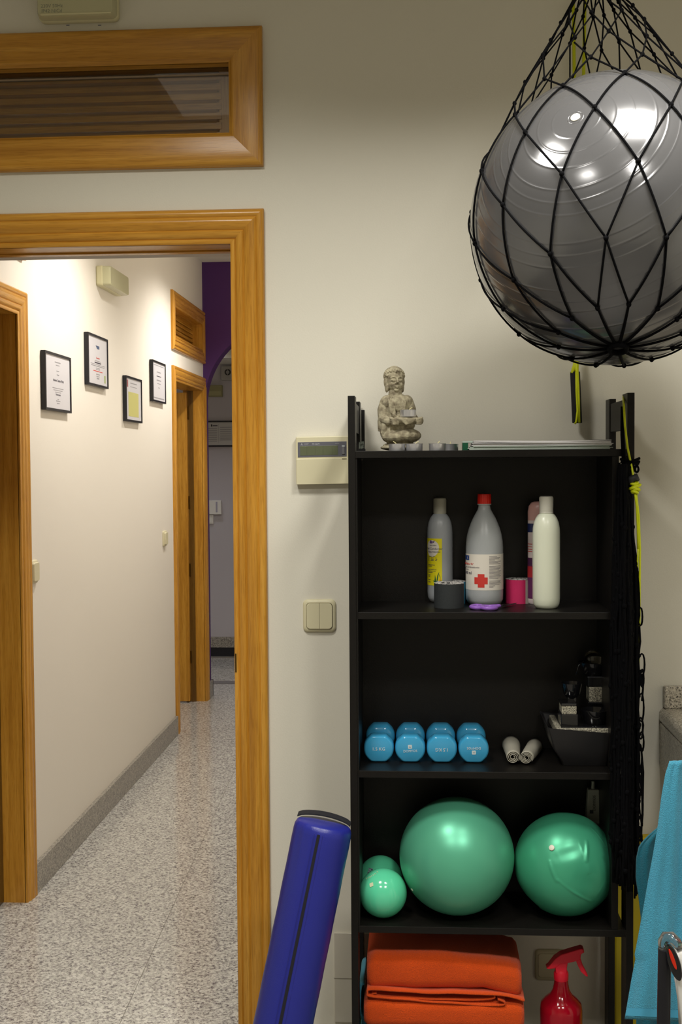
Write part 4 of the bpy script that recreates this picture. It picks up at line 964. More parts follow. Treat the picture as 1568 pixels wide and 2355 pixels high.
def tri(cx_,cz_,s_):
    o=MB()
    for a0 in (90,210,330):
        a1=math.radians(a0); d=Vector((math.cos(a1),0,math.sin(a1))); n_=Vector((-d.z,0,d.x)); c_=Vector((cx_,yy,cz_))
        o.prism([c_,c_+d*s_*.5+n_*s_*.29,c_+d*s_,c_+d*s_*.5-n_*s_*.29],(0,-.0003,0))
    return o.build('logo',LP,cr)
q=P(693.8,1021.8,Y=y0); tri(q.x,q.z-.0006,.0034)
def wtext(s_,px,py,size,m_,par,al='CENTER',yy=yy): return text('lettering',s_,size,P(px,py,Y=yy),(1,0,.012),(0,0,1),m_,par,align=al,thick=.0001)
wtext('MITSUBISHI\nELECTRIC',699.5,1021.6,.0022,LP,cr,'LEFT'); wtext('Mr.SLIM',726,1021.2,.0054,LP,cr)
wtext('CENTRAL',775,1020,.0024,LP,cr)
# double switch
def rrect(cx_,cz_,w_,h_,r_,y,n=6):
    out=[]
    for k,(sx,sz) in enumerate(((1,1),(-1,1),(-1,-1),(1,-1))):
        for j in range(n+1):
            a=math.pi/2*(k+j/n); out.append(Vector((cx_+sx*(w_-r_)+r_*math.cos(a), y, cz_+sz*(h_-r_)+r_*math.sin(a))))
    return out
def plate(nm,cx_,cz_,w_,h_,r_,y_back,d,m_,par,edge=.0035):
    return MB().loft([rrect(cx_,cz_,w_,h_,r_,y_back),rrect(cx_,cz_,w_,h_,r_,y_back-d*.45),rrect(cx_,cz_,w_-edge*.35,h_-edge*.35,r_,y_back-d*.8),rrect(cx_,cz_,w_-edge,h_-edge,r_*.9,y_back-d)]).build(nm,m_,par,smooth=50)
c=P(734.5,1416.5,Y=YW-.006); sw=empty('light_switch',(c.x,YW,c.z-.04),'double rocker ivory light switch on the wall left of the bookcase','switch','')
if 'group' in sw: del sw['group']
plate('surround',c.x,c.z,.0405,.0405,.012,YW,.0085,IVORY,sw,.006)
MB().loft([rrect(c.x,c.z,.0328,.0328,.0095,YW-.0084),rrect(c.x,c.z,.0328,.0328,.0095,YW-.0089)]).build('shadow_gap',mat('gap_dark',(86,76,44),.7),sw)
for sgn in (-1,1):
    o=MB(); x0=c.x+sgn*.0164
    pts=[Vector((max(c.x+.0004,p_.x) if sgn>0 else min(c.x-.0004,p_.x),p_.y,p_.z)) for p_ in rrect(c.x,c.z,.0316,.0316,.0085,YW-.0088)]
    pt2=[Vector((c.x+.0004+ (p_.x-c.x-.0004)*.975 if sgn>0 else c.x-.0004+(p_.x-c.x+.0004)*.975,YW-.0122,c.z+(p_.z-c.z)*.972)) for p_ in pts]
    o.loft([pts,[p_+Vector((0,-.0025,0)) for p_ in pts],pt2]).build('rocker',IVORY,sw,smooth=40)
# emergency light over the window
def emergency(nm_label,o,ux,un,w_,h_,d_):
    """o: centre on the wall, ux along the wall, un out of the wall"""
    o=Vector(o); ux=Vector(ux); un=Vector(un); uz=Vector((0,0,1))
    t=empty('emergency_light',o-uz*h_/2,nm_label,'emergency light')
    def rr(k,dd,r_=.012):
        return [o+ux*((p_.x)*1)+uz*p_.z+un*dd for p_ in rrect(0,0,w_/2*k,h_/2*k if k>.9 else h_/2*k,r_,0)]
    MB().loft([rr(.97,0),rr(1,.006),rr(1,d_*.42),rr(.985,d_*.46)]).build('housing',mat('aged_ivory',(214,208,168),.4),t,smooth=40)
    MB().loft([rr(.975,d_*.46),rr(.965,d_*.85),rr(.93,d_)]).build('diffuser',mat('aged_clear',(222,218,178),.18,spec=.6,trans=.25,ior=1.3),t,smooth=35)
    return t,o,ux,un
ea=P(180,-2,Y=YW-.02); t,o,ux,un=emergency('aged ivory emergency light above the louvred window at the top of the room wall',(ea.x,YW,ea.z),(1,0,0),(0,-1,0),.196,.106,.05)
GP=mat('grey_print',(150,150,130),.6)
text('lettering','230V 50Hz\nIP42 NiCd',.012,o+un*.0503+ux*-.057+Vector((0,0,-.032)),(1,0,0),(0,0,1),GP,t)
MB().box((o.x-.055,YW-.0506,o.z-.006),(o.x+.06,YW-.050,o.z+.020)).build('lamp_window',mat('lamp_cream',(226,222,190),.3),t)
MB().box((o.x-.085,YW-.052,o.z-.048),(o.x+.088,YW-.049,o.z-.044)).build('diffuser_rib',mat('aged_ivory',(214,208,168),.4),t,bevel=.001)
for px in (156,229): 
    q=P(px,58,Y=YW-.0005); MB().box((q.x-.004,YW-.001,q.z-.001),(q.x+.004,YW,q.z+.001)).build('pencil_mark',mat('pencil',(110,112,130),.7),t)
# sockets low on the wall under the shelf
def socket(px0,px1,py0,py1,label,holes):
    p_=P(px0,py0,Y=YW-.006); q=P(px1,py1,Y=YW-.006); cx_,cz_=(p_.x+q.x)/2,(p_.z+q.z)/2; w_,h_=(q.x-p_.x)/2,(p_.z-q.z)/2
    t=empty('wall_socket',(cx_,YW,cz_-h_),label,'socket')
    plate('surround',cx_,cz_,w_,h_,.011,YW,.008,mat('aged_socket',(190,182,150),.45),t,.005)
    for hx,hw in holes:
        c_=P(hx,(py0+py1)/2,Y=YW-.008); plate('socket_face',c_.x,c_.z,hw,.030,.008,YW-.0078,.0024,mat('aged_socket2',(200,192,160),.45),t,.002)
        MB().lathe([(.0048,0),(.0048,.0004)],(c_.x-.006,YW-.0103,c_.z+.002),(0,-1,0),n=16).build('socket_hole',mat('hole',(20,20,20),.8),t)
    return t
socket(895,1160,2184,2262,'wide ivory socket plate on the wall behind the orange towels',((1127,.032),(935,.032)))
socket(1230,1303,2184,2257,'square ivory wall socket behind the red spray bottle',((1266,.031),))
# small white cover plate behind the bolster
p_=P(768,2146,Y=YW-.006); q=P(812,2400,Y=YW-.006)
e=empty('cable_cover',(p_.x,YW,.10),'white cover plate low on the wall between the blue bolster and the bookcase','cover')
MB().box((p_.x,YW-.006,.11),(p_.x+.12,YW,p_.z)).build('cover_plate',mat('cover_white',(206,200,186),.6),e,bevel=.001)
qz=P(780,2250,Y=YW-.006).z; MB().box((p_.x-.001,YW-.0066,qz-.0008),(p_.x+.121,YW-.005,qz+.0008)).build('joint_line',mat('joint_shadow',(150,144,130),.8),e)

# ================================================================= BOTTOM SHELF TEXTILES
def terry(name,col,dark=None):
    if name in MATS: return MATS[name]
    m_=mat(name,col,.95,spec=.1,sheen=.15); nt=m_.node_tree; N=nt.nodes; L=nt.links; b=N['Principled BSDF']
    tc=N.new('ShaderNodeTexCoord'); n1=N.new('ShaderNodeTexNoise'); n1.inputs['Scale'].default_value=900; n1.inputs['Detail'].default_value=3
    n2=N.new('ShaderNodeTexVoronoi'); n2.inputs['Scale'].default_value=850
    ad=N.new('ShaderNodeMath'); ad.operation='ADD'; L.new(tc.outputs['Object'],n1.inputs['Vector']); L.new(tc.outputs['Object'],n2.inputs['Vector'])
    L.new(n1.outputs['Fac'],ad.inputs[0]); L.new(n2.outputs['Distance'],ad.inputs[1])
    bp=N.new('ShaderNodeBump'); bp.inputs['Strength'].default_value=.8; bp.inputs['Distance'].default_value=.0015; L.new(ad.outputs[0],bp.inputs['Height']); L.new(bp.outputs['Normal'],b.inputs['Normal'])
    r=N.new('ShaderNodeValToRGB'); r.color_ramp.elements[0].position=.35; r.color_ramp.elements[0].color=(*[v*.72 for v in lin(col)],1); r.color_ramp.elements[1].position=.65; r.color_ramp.elements[1].color=(*lin(col),1)
    L.new(n1.outputs['Fac'],r.inputs['Fac']); L.new(r.outputs['Color'],b.inputs['Base Color']); return m_
ORT=terry('orange_terry',(230,84,22)); TQ=terry('turquoise_terry',(76,160,190)); LIME=terry('lime_terry',(170,190,60))
def ribbon(path,th,y0,y1,nm,m_,par,seed=0,n=26,xs=0,dropx=0):
    """a cloth whose folded edge path (px,py) shows at the front, running back in depth"""
    pts=[P(px,py,Y=y0) for px,py in path]
    # resample smoothly (Catmull-Rom)
    out=[]
    for i in range(len(pts)-1):
        p0=pts[max(i-1,0)]; p1=pts[i]; p2=pts[i+1]; p3=pts[min(i+2,len(pts)-1)]
        for k in range(6):
            t=k/6; out.append(.5*((2*p1)+(p2-p0)*t+(2*p0-5*p1+4*p2-p3)*t*t+(3*p1-p0-3*p2+p3)*t**3))
    out.append(pts[-1])
    o=MB().grid(lambda u,v:(lambda q:(q.x+.002*noise.noise(Vector((q.x*20,v*3,seed))),y0+(y1-y0)*v,q.z+.003*noise.noise(Vector((q.x*14,v*4,seed+5)))))(out[min(len(out)-1,int(u*(len(out)-1)+.5))]),len(out)-1,10)
    return o.build(nm,m_,par,smooth=180,solid=th)
def pillow(px0,px1,ytop,ybot,y0,y1,nm,m_,par,top=lambda u:0,bot=lambda u:0,rnd=.012,seed=1,nx=40):
    """soft folded slab: ring per x, rounded front"""
    rings=[]
    for i in range(nx+1):
        u=i/nx; e_=min(1,min(u,1-u)*nx/1.1); px=px0+(px1-px0)*u
        a=P(px,ytop+top(u),Y=y0); b_=P(px,ybot+bot(u),Y=y0); zt_,zb_=a.z,b_.z; zm=(zt_+zb_)/2; hz=(zt_-zb_)/2*(.80+.20*e_); rd=min(rnd,hz*.98)
        dy=.004*noise.noise(Vector((u*5,seed,0)))
        ring=[]
        for k,(yy_,sz) in enumerate(((y0,1),(y1,1),(y1,-1),(y0,-1))):
            for j in range(6):
                ang_=[math.pi,math.pi/2,0,-math.pi/2][k]-math.pi/2*j/5
                cy_=(y0+rd if yy_==y0 else y1-rd); cz_=zm+sz*(hz-rd)
                ring.append(Vector((a.x+.002*noise.noise(Vector((j,u*9,seed))), cy_+rd*math.cos(ang_)+dy+(1-e_)*.006*(1 if yy_==y0 else -1), cz_+rd*math.sin(ang_)+.002*noise.noise(Vector((u*7,k,seed+2))))))
        rings.append(ring)
    o=MB().loft(rings); return o.build(nm,m_,par,smooth=70)
z4=SH[4]
tw=empty('towel',P(1020,2300,Y=2.62),'bright orange terry towel folded thick, uppermost of the pile on the bottom shelf','towel')
pillow(843,1200,2194,2282,2.622,2.81,'upper_fold',ORT,tw,top=lambda u:(4 if u<.05 else 0)+26*max(0,u-.45)/.55*(1 if u<.95 else 1.1),bot=lambda u:0+22*max(0,u-.75)/.25,rnd=.030,seed=1)
ribbon([(1206,2302),(1165,2292),(1060,2285),(960,2283),(870,2277),(848,2277),(845,2283),(856,2293),(960,2302),(1060,2309),(1130,2314),(1156,2313),(1160,2307),(1144,2300)],.0035,2.614,2.78,'turned_edge',ORT,tw,2)
ribbon([(1136,2290),(1134,2297),(1100,2300),(980,2298),(880,2294),(858,2291),(857,2285),(866,2284)],.003,2.618,2.78,'turned_edge',ORT,tw,3)
tw2=empty('towel',P(1020,2400,Y=2.62),'second orange terry towel folded directly under the uppermost orange one','towel')
pillow(836,1206,2306,2372,2.612,2.81,'folded_body',ORT,tw2,top=lambda u:-6+10*u,bot=lambda u:-6+10*u,rnd=.022,seed=8)
tw3=empty('towel',P(900,2420,Y=2.62),'turquoise terry towel folded under the orange towels, edge showing at the left','towel')
pillow(827,1190,2372,2440,2.62,2.81,'folded_body',TQ,tw3,rnd=.02,seed=12)
ribbon([(836,2262),(829,2268),(826.5,2290),(827,2325),(834,2345),(836,2372)],.006,2.66,2.80,'turned_edge',TQ,tw3,4)
tw4=empty('towel',P(900,2500,Y=2.62),'lime green towel at the very bottom of the folded pile','towel')
yb_=CY  # the pile goes down to the shelf
pz=P(850,2440,Y=2.62)
pillow(828,1180,2440,2500,2.625,2.81,'folded_body',LIME,tw4,rnd=.02,seed=15)
ribbon([(831,2318),(826.5,2335),(826,2380),(830,2440)],.005,2.70,2.80,'turned_edge',LIME,tw4,6)
# red spray bottle
RB=mat('red_translucent',(176,12,36),.12,spec=.6,trans=.35,ior=1.35,coat=.3); RT_=mat('red_trigger',(226,26,52),.35)
c=P(1290,2380,Y=2.70); c.z=z4; s=2.70/2720; c2=Vector((c.x,c.y,0)); zz=lambda y: EYE-(y-1067)*s
sb=empty('spray_bottle',c,'red plastic trigger spray bottle standing to the right of the orange towels','bottle')
zb0=z4+.0008
def cyl2(prof,nm,m_,n=40): return MB().lathe([(r_*s,(zz(y) if y else zb0)) for r_,y in prof],c2,n=n).build(nm,m_,sb,smooth=45)
cyl2([(44,0),(47,2420),(48.5,2380),(48.5,2325),(46,2311),(36,2300),(25,2290),(19,2278),(16.5,2265),(15.5,2255)],'bottle_body',RB)
cyl2([(16,2256),(16.8,2254),(16.8,2240),(15,2236),(13,2232)],'collar',RT_)
def ppoly(pts,y0,y1,nm): 
    q=[P(px,py,Y=y0) for px,py in pts]; return MB().prism(q,(0,y1-y0,0)).build(nm,RT_,sb,bevel=.0025)
ppoly([(1278,2240),(1277,2224),(1282,2214),(1306,2214),(1304,2226),(1303,2240)],2.688,2.712,'pump_neck')
ppoly([(1256,2228),(1262,2224),(1276,2206),(1290,2196),(1316,2188),(1337,2182),(1342,2184),(1343,2191),(1336,2196),(1335,2208),(1320,2213),(1304,2216),(1290,2218),(1276,2228),(1262,2230)],2.687,2.713,'spray_head')
ppoly([(1324,2210),(1335,2204),(1340,2220),(1348,2236),(1353,2247),(1348,2247),(1336,2236),(1329,2222)],2.692,2.708,'trigger')
ppoly([(1337,2181),(1342,2181),(1344,2192),(1339,2193)],2.69,2.71,'nozzle')

# ================================================================= RIGHT SIDE
# yellow mat against the wall
MATY=mat('yellow_foam',(206,178,14),.5,bump=(300,.2,2))
xl=P(1402,2230,Y=2.86).x; mz=P(1478,1926,Y=2.86).z
def mt(k,y): 
    out=[]; x0,x1=xl+k,xl+.42-k; zt_=mz-k; r_=.09-k
    out=[Vector((x0,y,k))]
    for j in range(9): a=math.pi-math.pi/2*j/8; out.append(Vector((x0+r_+r_*math.cos(a),y,zt_-r_+r_*math.sin(a))))
    for j in range(9): a=math.pi/2-math.pi/2*j/8; out.append(Vector((x1-r_+r_*math.cos(a),y,zt_-r_+r_*math.sin(a))))
    out.append(Vector((x1,y,k))); return out
e=empty('foam_mat',(xl+.2,2.86,0),'yellow foam mat with rounded corners standing against the wall behind the bookcase','mat')
MB().loft([mt(0,2.892),mt(0,2.865)]).build('mat_body',MATY,e,bevel=.004)
MB().loft([mt(.014,2.865),mt(.016,2.8635)]).build('mat_panel',mat('yellow_foam_dark',(168,150,16),.55),e)
# granite worktop
YWK=YW
GRT=granite('worktop_granite',(214,206,190),(176,168,154),(20,20,22),260,.18,.6)
gz=P(1520,1632,Y=YWK-.03).z; gx=P(1519,1650,Y=YWK-.02).x; gx2=P(1528,1600,Y=YWK-.02).x
e=empty('granite_worktop',(gx,YWK,gz),'speckled granite worktop with upstand on the wall at the right edge','worktop')
rd=.017
prof=[(gx+.028,gz)]+[(gx+.018-.018*math.sin(a)*1.0,gz-.016+.016*math.cos(a)) for a in [math.pi/2*i/6 for i in range(7)]]+[(gx,gz-.030),(gx+.004,gz-.036),(gx+.03,gz-.036)]
def slab(prof,y0,y1,x1,z0,z1):
    pts=[Vector((x1,y1,z1))]+[Vector((x,y1,z)) for x,z in prof]+[Vector((x1,y1,z0))]
    return MB().prism(pts,(0,y0-y1,0))
slab(prof,YWK-.62,YWK-.001,1.85,gz-.036,gz).build('worktop_slab',GRT,e,smooth=40)
MB().box((gx2,YWK-.02,gz),(1.85,YWK-.001,P(1528,1579,Y=YWK-.02).z)).build('upstand',GRT,e,bevel=.003)
zl=P(1513,1762,Y=YWK-.01).z
MB().box((gx+.0015,YWK-.60,zl),(gx+.022,YWK-.001,gz-.036)).build('side_apron',GRT,e,bevel=.001)
e2=empty('base_cabinet',(1.2,YWK-.3,0),'pale cabinet under the granite worktop, mostly hidden behind the towels','cabinet')
MB().box((gx+.25,YWK-.40,.1),(1.84,YWK-.02,gz-.037)).build('cabinet_body',mat('cab_white',(216,210,198),.5),e2,bevel=.002)
# hanging towels
def cloth(label,left,right,Y0,amp,seed,m_,n=60,m2=60,back=.03,hem=None,yfun=None):
    """left/right: silhouettes [(px,py)...] top to bottom at depth Y0"""
    def interp(path,t):
        y=path[0][1]+(path[-1][1]-path[0][1])*t
        for i in range(len(path)-1):
            if y<=path[i+1][1] or i==len(path)-2:
                k=(y-path[i][1])/(path[i+1][1]-path[i][1]); return path[i][0]+(path[i+1][0]-path[i][0])*k, y
    def fn(u,v):
        t=v
        xl_,yl_=interp(left,t); xr_,yr_=interp(right,t)
        px=xl_+(xr_-xl_)*u; py=yl_+(yr_-yl_)*u
        fold=amp*(.35+.65*t)*(math.sin(u*11+seed+1.2*t)*.6+math.sin(u*23+seed*2-t)*.3)+.5*amp*noise.noise(Vector((u*4,t*3,seed)))
        return P(px,py,Y=Y0+fold)
    b=MB().grid(fn,n,m2)
    e=empty('hanging_towel',P(left[0][0],left[0][1],Y=Y0),label,'towel')
    b.build('towel_cloth',m_,e,smooth=180,solid=.004)
    if hem:
        hb=MB().grid(lambda u,v: Vector(fn(u,hem[0]+(hem[1]-hem[0])*v))+Vector((0,-.0032,0)),n,3).build('woven_hem',mat('hem_'+m_.name,(66,146,178),.9),e,smooth=180)
    return e,fn
TQD=TQ
cloth('turquoise terry towel hanging nearest the camera at the right edge, beside the black pole',[(1540,1750),(1530,1780),(1521,1830),(1512,1900),(1502,1960),(1489,2030),(1477,2100),(1464,2170),(1459,2195),(1461,2205),(1452,2250),(1436,2343)],[(1600,1748),(1640,2352)],2.22,.010,1.0,TQ,hem=(.955,.985))
cloth('darker shaded turquoise towel hanging behind the brighter one, near the hanging netting',[(1512,1905),(1488,1925),(1470,1945),(1463,1975),(1462,2020),(1468,2060),(1474,2110),(1460,2420)],[(1560,1890),(1590,2430)],2.42,.012,3.0,terry('shaded_terry',(36,112,132)))  # back towel: shade under the worktop is put into its darker colour
MB_r=empty('towel_rail',(.62,2.25,0),'steel towel rail carrying the turquoise towels, just outside the right edge','rail')
rz=P(1560,1745,Y=2.23).z
q0=P(1545,1760,Y=2.235); 
MB().tube([Vector((q0.x+.03,2.228,rz-.016)),Vector((q0.x+.4,2.228,rz-.016)),Vector((q0.x+.43,2.232,rz-.03)),Vector((q0.x+.43,2.232,.0))],.006,10).build('rail_tube',STEEL,MB_r,smooth=180)
r2=P(1518,1900,Y=2.43); MB().tube([Vector((r2.x,2.432,r2.z-.006)),Vector((q0.x+.43,2.432,r2.z-.006)),Vector((q0.x+.43,2.232,r2.z-.006))],.005,10).build('rail_tube',STEEL,MB_r,smooth=180)
# black pole with clear joint and white tube
Yp=1.95
e=empty('equipment_stand',(P(1527,2300,Y=Yp).x,Yp,0),'black pole with clear joint, red disc and white tube at the lower right','stand')
pa=P(1528.5,2183,Y=Yp); pb2=P(1525.5,2355,Y=Yp); dd=(pb2-pa)/(pa.z-pb2.z); bt=pa+dd*pa.z
MB().tube([pa,bt],.0108,28).build('pole',mat('pole_black',(20,20,26),.35),e,smooth=60)
CLR=mat('clear_joint',(196,196,196),.06,trans=.95,ior=1.45)
c=P(1533,2163,Y=Yp)
MB().tube([P(1522,2181,Y=Yp),P(1524,2166,Y=Yp),P(1531,2155,Y=Yp),P(1543,2155,Y=Yp-.005),P(1556,2168,Y=Yp-.012),P(1565,2184,Y=Yp-.02)],[.006,.0085,.0095,.0095,.0085,.006],16).build('clear_joint',CLR,e,smooth=180)
MB().tube([P(1514,2179,Y=Yp),P(1523,2184,Y=Yp-.003),P(1535,2188,Y=Yp-.003)],[.0035,.005,.0035],12).build('joint_clip',CLR,e,smooth=180)
def disc(px,py,a_,b_,tilt_,dy,th,nm,m_):
    o=P(px,py,Y=Yp+dy); pts=[]
    for k in range(36):
        t=2*math.pi*k/36; x=a_*math.cos(t); y=b_*math.sin(t); X_=x*math.cos(tilt_)-y*math.sin(tilt_); Y_=x*math.sin(tilt_)+y*math.cos(tilt_)
        pts.append(o+RT*X_+UP*Y_)
    return MB().prism(pts,(0,th,0)).build(nm,m_,e,bevel=.0015)
disc(1551,2216,.0095,.0300,.30,-.030,.010,'disc',mat('disc_black',(18,18,20),.15,coat=.5))
disc(1547,2207,.0030,.0175,.34,-.0325,.003,'disc_inlay',mat('disc_red',(190,40,16),.25))
MB().tube([P(1560,2184,Y=Yp-.012),P(1566,2200,Y=Yp-.010),P(1572,2250,Y=Yp-.010),P(1580,2330,Y=Yp-.01),P(1592,2460,Y=Yp-.01),Vector((P(1600,2500,Y=Yp).x,Yp,0.0))],[.009,.012,.0125,.0115,.0115,.0115],20).build('white_tube',WHITEP,e,smooth=180)
MB().tube([P(1555,2245,Y=Yp+.01),P(1566,2300,Y=Yp+.012),P(1572,2360,Y=Yp+.012)],[.004,.006,.008],12).build('white_brace',WHITEP,e,smooth=180)

# ================================================================= CORRIDOR THINGS
PAP=mat('certificate_paper',(206,204,208),.45); PAPY=mat('certificate_yellow',(196,192,120),.5); FRB=mat('frame_black',(24,24,30),.35)
INKF=mat('ink_faint',(150,148,152),.6); INKBK=mat('ink_certificate',(70,66,78),.6)
tf=.019
def cert(pxl,pxr,pt,pb_,label,lines,extra=None):
    Xf=XH+tf; y0=P(pxl,(pt+pb_)/2,X=Xf).y; y1=P(pxr,(pt+pb_)/2,X=Xf).y; z1=P(pxl,pt,X=Xf).z; z0=P(pxl,pb_,X=Xf).z
    f=empty('certificate_frame',(XH,(y0+y1)/2,z0),label,'framed certificate','framed certificates on the corridor wall')
    w=.009; xb=XH+.002
    MB().box((xb,y0,z0),(Xf,y0+w,z1)).box((xb,y1-w,z0),(Xf,y1,z1)).box((xb,y0+w,z0),(Xf,y1-w,z0+w)).box((xb,y0+w,z1-w),(Xf,y1-w,z1)).build('frame',FRB,f)
    pp=MB().box((xb+.001,y0+w*.8,z0+w*.8),(Xf-.004,y1-w*.8,z1-w*.8)).build('certificate',PAP,f)
    H=z1-z0; W=y1-y0; xx=Xf-.0036; yc=(y0+y1)/2
    if extra: extra(pp,xx,yc,y0,z0,W,H)
    for fy,wd,th,m_ in lines:
        zc_=z1-H*fy; MB().box((xx-.0003,yc-W*wd/2,zc_-th/2),(xx,yc+W*wd/2,zc_+th/2)).build('print_line',m_,pp)
    return f,pp
def ctext(s,size,yc,z,m_,pp,xx): return text('lettering',s,size,(xx+.0002,yc,z),(0,1,0),(0,0,1),m_,pp,thick=.0001)
def x1(pp,xx,yc,y0,z0,W,H):
    ctext('Antonio Cantero Pérez',.0138,yc+W*.02,z0+H*.535,INKBK,pp,xx); ctext('Fisioterapeuta',.0105,yc,z0+H*.29,INKBK,pp,xx); ctext('Otorga a',.008,yc,z0+H*.635,INKF,pp,xx)
cert(105,164,805,941.5,'black framed white certificate nearest the near door, largest name lettering',[(.15,.22,.004,INKF),(.20,.14,.003,INKF),(.30,.10,.003,INKF),(.60,.42,.0025,INKF),(.635,.34,.0025,INKF),(.67,.22,.0025,INKF),(.79,.05,.003,INKF),(.82,.16,.003,INKF),(.86,.1,.003,INKF)],x1)
LOGB=mat('logo_navy',(70,86,120),.5)
def x2(pp,xx,yc,y0,z0,W,H):
    MB().prism([(xx,yc-W*.1,z0+H*.80),(xx,yc+W*.08,z0+H*.80),(xx,yc+W*.08,z0+H*.74),(xx,yc-W*.03,z0+H*.74)],(.0003,0,0)).build('crest',LOGB,pp)
    MB().box((xx-.0002,y0+W*.82,z0+H*.10),(xx+.0002,y0+W*.88,z0+H*.25)).build('seal',mat('seal_green',(150,166,96),.5),pp)
    ctext('Universidad',.011,yc,z0+H*.56,INKR,pp,xx)
cert(203.5,249,763,883.5,'black framed certificate with a navy crest and red lettering, highest on the wall',[(.50,.30,.003,INKF),(.535,.32,.005,INKBK),(.57,.7,.0025,INKF),(.60,.66,.003,INKF),(.64,.2,.0025,INKF),(.665,.2,.0025,INKF),(.70,.46,.003,INKR),(.76,.18,.004,INKF),(.80,.16,.003,INKF),(.84,.12,.006,INKF)],x2)
def x3(pp,xx,yc,y0,z0,W,H):
    MB().box((xx-.0002,y0+W*.16,z0+H*.12),(xx+.0001,y0+W*.80,z0+H*.66)).build('yellow_panel',PAPY,pp)
    MB().box((xx-.0002,y0+W*.09,z0+H*.76),(xx+.0002,y0+W*.15,z0+H*.92)).build('crest',mat('crest_red',(150,70,74),.5),pp)
cert(291,327,863,968,'black framed certificate with a yellow green panel, lowest on the wall',[(.14,.42,.004,INKF),(.22,.42,.003,INKF),(.40,.40,.0035,INKF),(.44,.36,.0035,INKF),(.48,.44,.003,INKF),(.55,.30,.004,INKF),(.59,.40,.003,INKF),(.63,.36,.003,INKF)],x3)
cert(352,381.5,826.5,922,'black framed pale certificate nearest the far door',[(.10,.8,.004,INKF),(.26,.3,.005,INKF),(.36,.34,.004,INKBK),(.46,.34,.006,INKF),(.54,.26,.004,INKF),(.64,.1,.004,INKF),(.90,.8,.006,INKF)])
# corridor emergency light and switches
y0=P(252,640,X=XH+.06).y; y1=P(296,640,X=XH+.06).y; z1=P(256,612,X=XH+.06).z; z0=P(256,658,X=XH+.06).z
emergency('ivory emergency light high on the corridor wall above the certificates',(XH,(y0+y1)/2,(z0+z1)/2),(0,1,0),(1,0,0),(y1-y0),(z1-z0),.062)
def side_switch(px0,px1,py0,py1,label):
    X_=XH+.012; ya=P(px0,(py0+py1)/2,X=X_).y; za=P(px0,py0,X=X_).z; zb_=P(px0,py1,X=X_).z; h=.040; zc_=(za+zb_)/2; yc=ya+.034
    t=empty('light_switch',(XH,yc,zc_-h),label,'switch')
    def rr(w_,h_,r_,x): return [Vector((x,yc+p_.x,zc_+p_.z)) for p_ in rrect(0,0,w_,h_,r_,0)]
    MB().loft([rr(.040,.041,.011,XH),rr(.040,.041,.011,XH+.006),rr(.036,.037,.011,XH+.010)]).build('surround',IVORY,t,smooth=50)
    MB().loft([rr(.030,.033,.008,XH+.010),rr(.030,.033,.008,XH+.014),rr(.028,.031,.007,XH+.017)]).build('rocker',IVORY,t,smooth=50)
side_switch(75,98,1292,1342,'single ivory switch on the corridor wall beside the near door frame')
side_switch(379,391,1222,1256,'single ivory switch on the corridor wall beside the far door frame')
# far room things
def fbox(px0,px1,py0,py1,d,nm,m_,par,bev=.004,yb=YF_):
    a=P(px0,py0,Y=yb-d); b_=P(px1,py1,Y=yb-d); return MB().box((a.x,yb-d,b_.z),(b_.x,yb,a.z)).build(nm,m_,par,bevel=bev)
e=empty('notice_frame',P(505,1027,Y=YF_),'dark framed double notice sheet on the far room wall','notice')
fbox(470,545,968,1027,.02,'frame',FRB,e,.001); fbox(472,543,971.5,1023.5,.022,'sheet',mat('notice_paper',(190,190,188),.5),e,None)
fbox(502,503,975,1019,.0225,'sheet_divider',INKF,e,None); fbox(485,488,976,981,.0228,'emblem',FRB,e,None)
fbox(489,500,978,980,.0227,'print_line',INKBK,e,None)
for py in (985,990,995,1000,1005,1010,1014): fbox(474,499,py,py+1.4,.0225,'print_line',INKF,e,None); fbox(506,532,py-3,py-1.6,.0225,'print_line',INKF,e,None)
e=empty('intercom',P(490,1185,Y=YF_),'white wall intercom on the far room wall above a small switch','intercom')
fbox(474,508.5,1151,1183,.03,'housing',WHITEP,e); fbox(496,500,1154,1178,.032,'button_strip',mat('strip_grey',(170,168,186),.5),e,.001)
e=empty('light_switch',P(482,1204,Y=YF_),'small white switch under the intercom on the far room wall','switch')
fbox(474,490.5,1184,1205,.012,'surround',WHITEP,e,.003); fbox(477,487.5,1187,1202,.016,'rocker',WHITEP,e,.002)
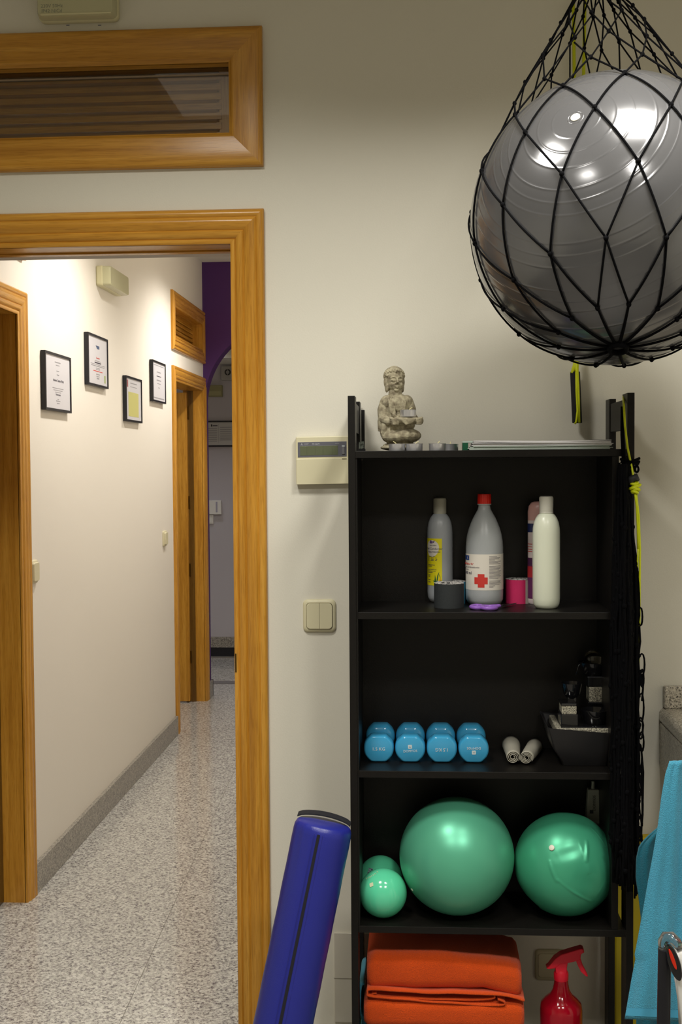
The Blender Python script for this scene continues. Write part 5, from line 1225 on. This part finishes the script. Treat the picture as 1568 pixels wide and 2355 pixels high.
e=empty('air_vent',P(524,880,Y=YF_),'white box with a round grille high on the far room wall','vent')
fbox(508,541,842,874,.04,'housing',mat('vent_white',(170,168,164),.6),e); q=P(523.5,856,Y=YF_-.042)
MB().lathe([(.014,0),(.024,0),(.024,.003),(.014,.003)],q,(0,-1,0),n=24,cap=False).build('round_grille',mat('vent_dark',(52,50,48),.6),e,smooth=40)
for k in range(4):
    a=math.pi/4+math.pi/2*k; MB().box((q.x-.002,q.y-.004,q.z-.022),(q.x+.002,q.y-.002,q.z+.022)).build('grille_bar',mat('vent_white',(170,168,164)),e) if k==0 else None
e=empty('emergency_light',P(495,912,Y=YF_),'dull olive emergency light beside the round grille in the far room','emergency light')
fbox(478,511,886,912,.04,'housing',mat('olive_ivory',(150,146,104),.5),e); fbox(480,508,899,909,.043,'diffuser',mat('olive_clear',(168,164,120),.4),e,.002)

# ================================================================= CEILING LAMPS (outside the picture, seen in reflections)
for i,(x,y) in enumerate(PANELS):
    where=('nearest the door wall on the door side','nearest the door wall over the bookcase','rear row on the door side','rear row on the bookcase side')[i]
    e=empty('ceiling_light',(x,y,CEIL),'square recessed ceiling light, '+where,'ceiling light','ceiling lights of the room')
    b=MB()
    for sx,sy,wx,wy in ((-.3,0,.012,.312),(.3,0,.012,.312),(0,-.3,.312,.012),(0,.3,.312,.012)): b.box((x+sx-wx,y+sy-wy,CEIL-.012),(x+sx+wx,y+sy+wy,CEIL-.0005))
    b.build('frame',WHITEP,e)
    MB().box((x-.288,y-.288,CEIL-.010),(x+.288,y+.288,CEIL-.001)).build('reflector',mat('reflector',(220,220,220),.3,emit=((255,244,224),.55)),e)
for i,(x,y) in enumerate(HALL_SPOTS):
    e=empty('downlight',(x,y,HC),'recessed round corridor downlight, '+('nearer the near door' if i==0 else 'nearer the far door'),'ceiling light','corridor downlights')
    MB().lathe([(.035,-.001),(.055,-.001),(.055,-.006),(.042,-.008),(.035,-.001)],(x,y,HC),n=32,cap=False).build('trim_ring',WHITEP,e,smooth=40)
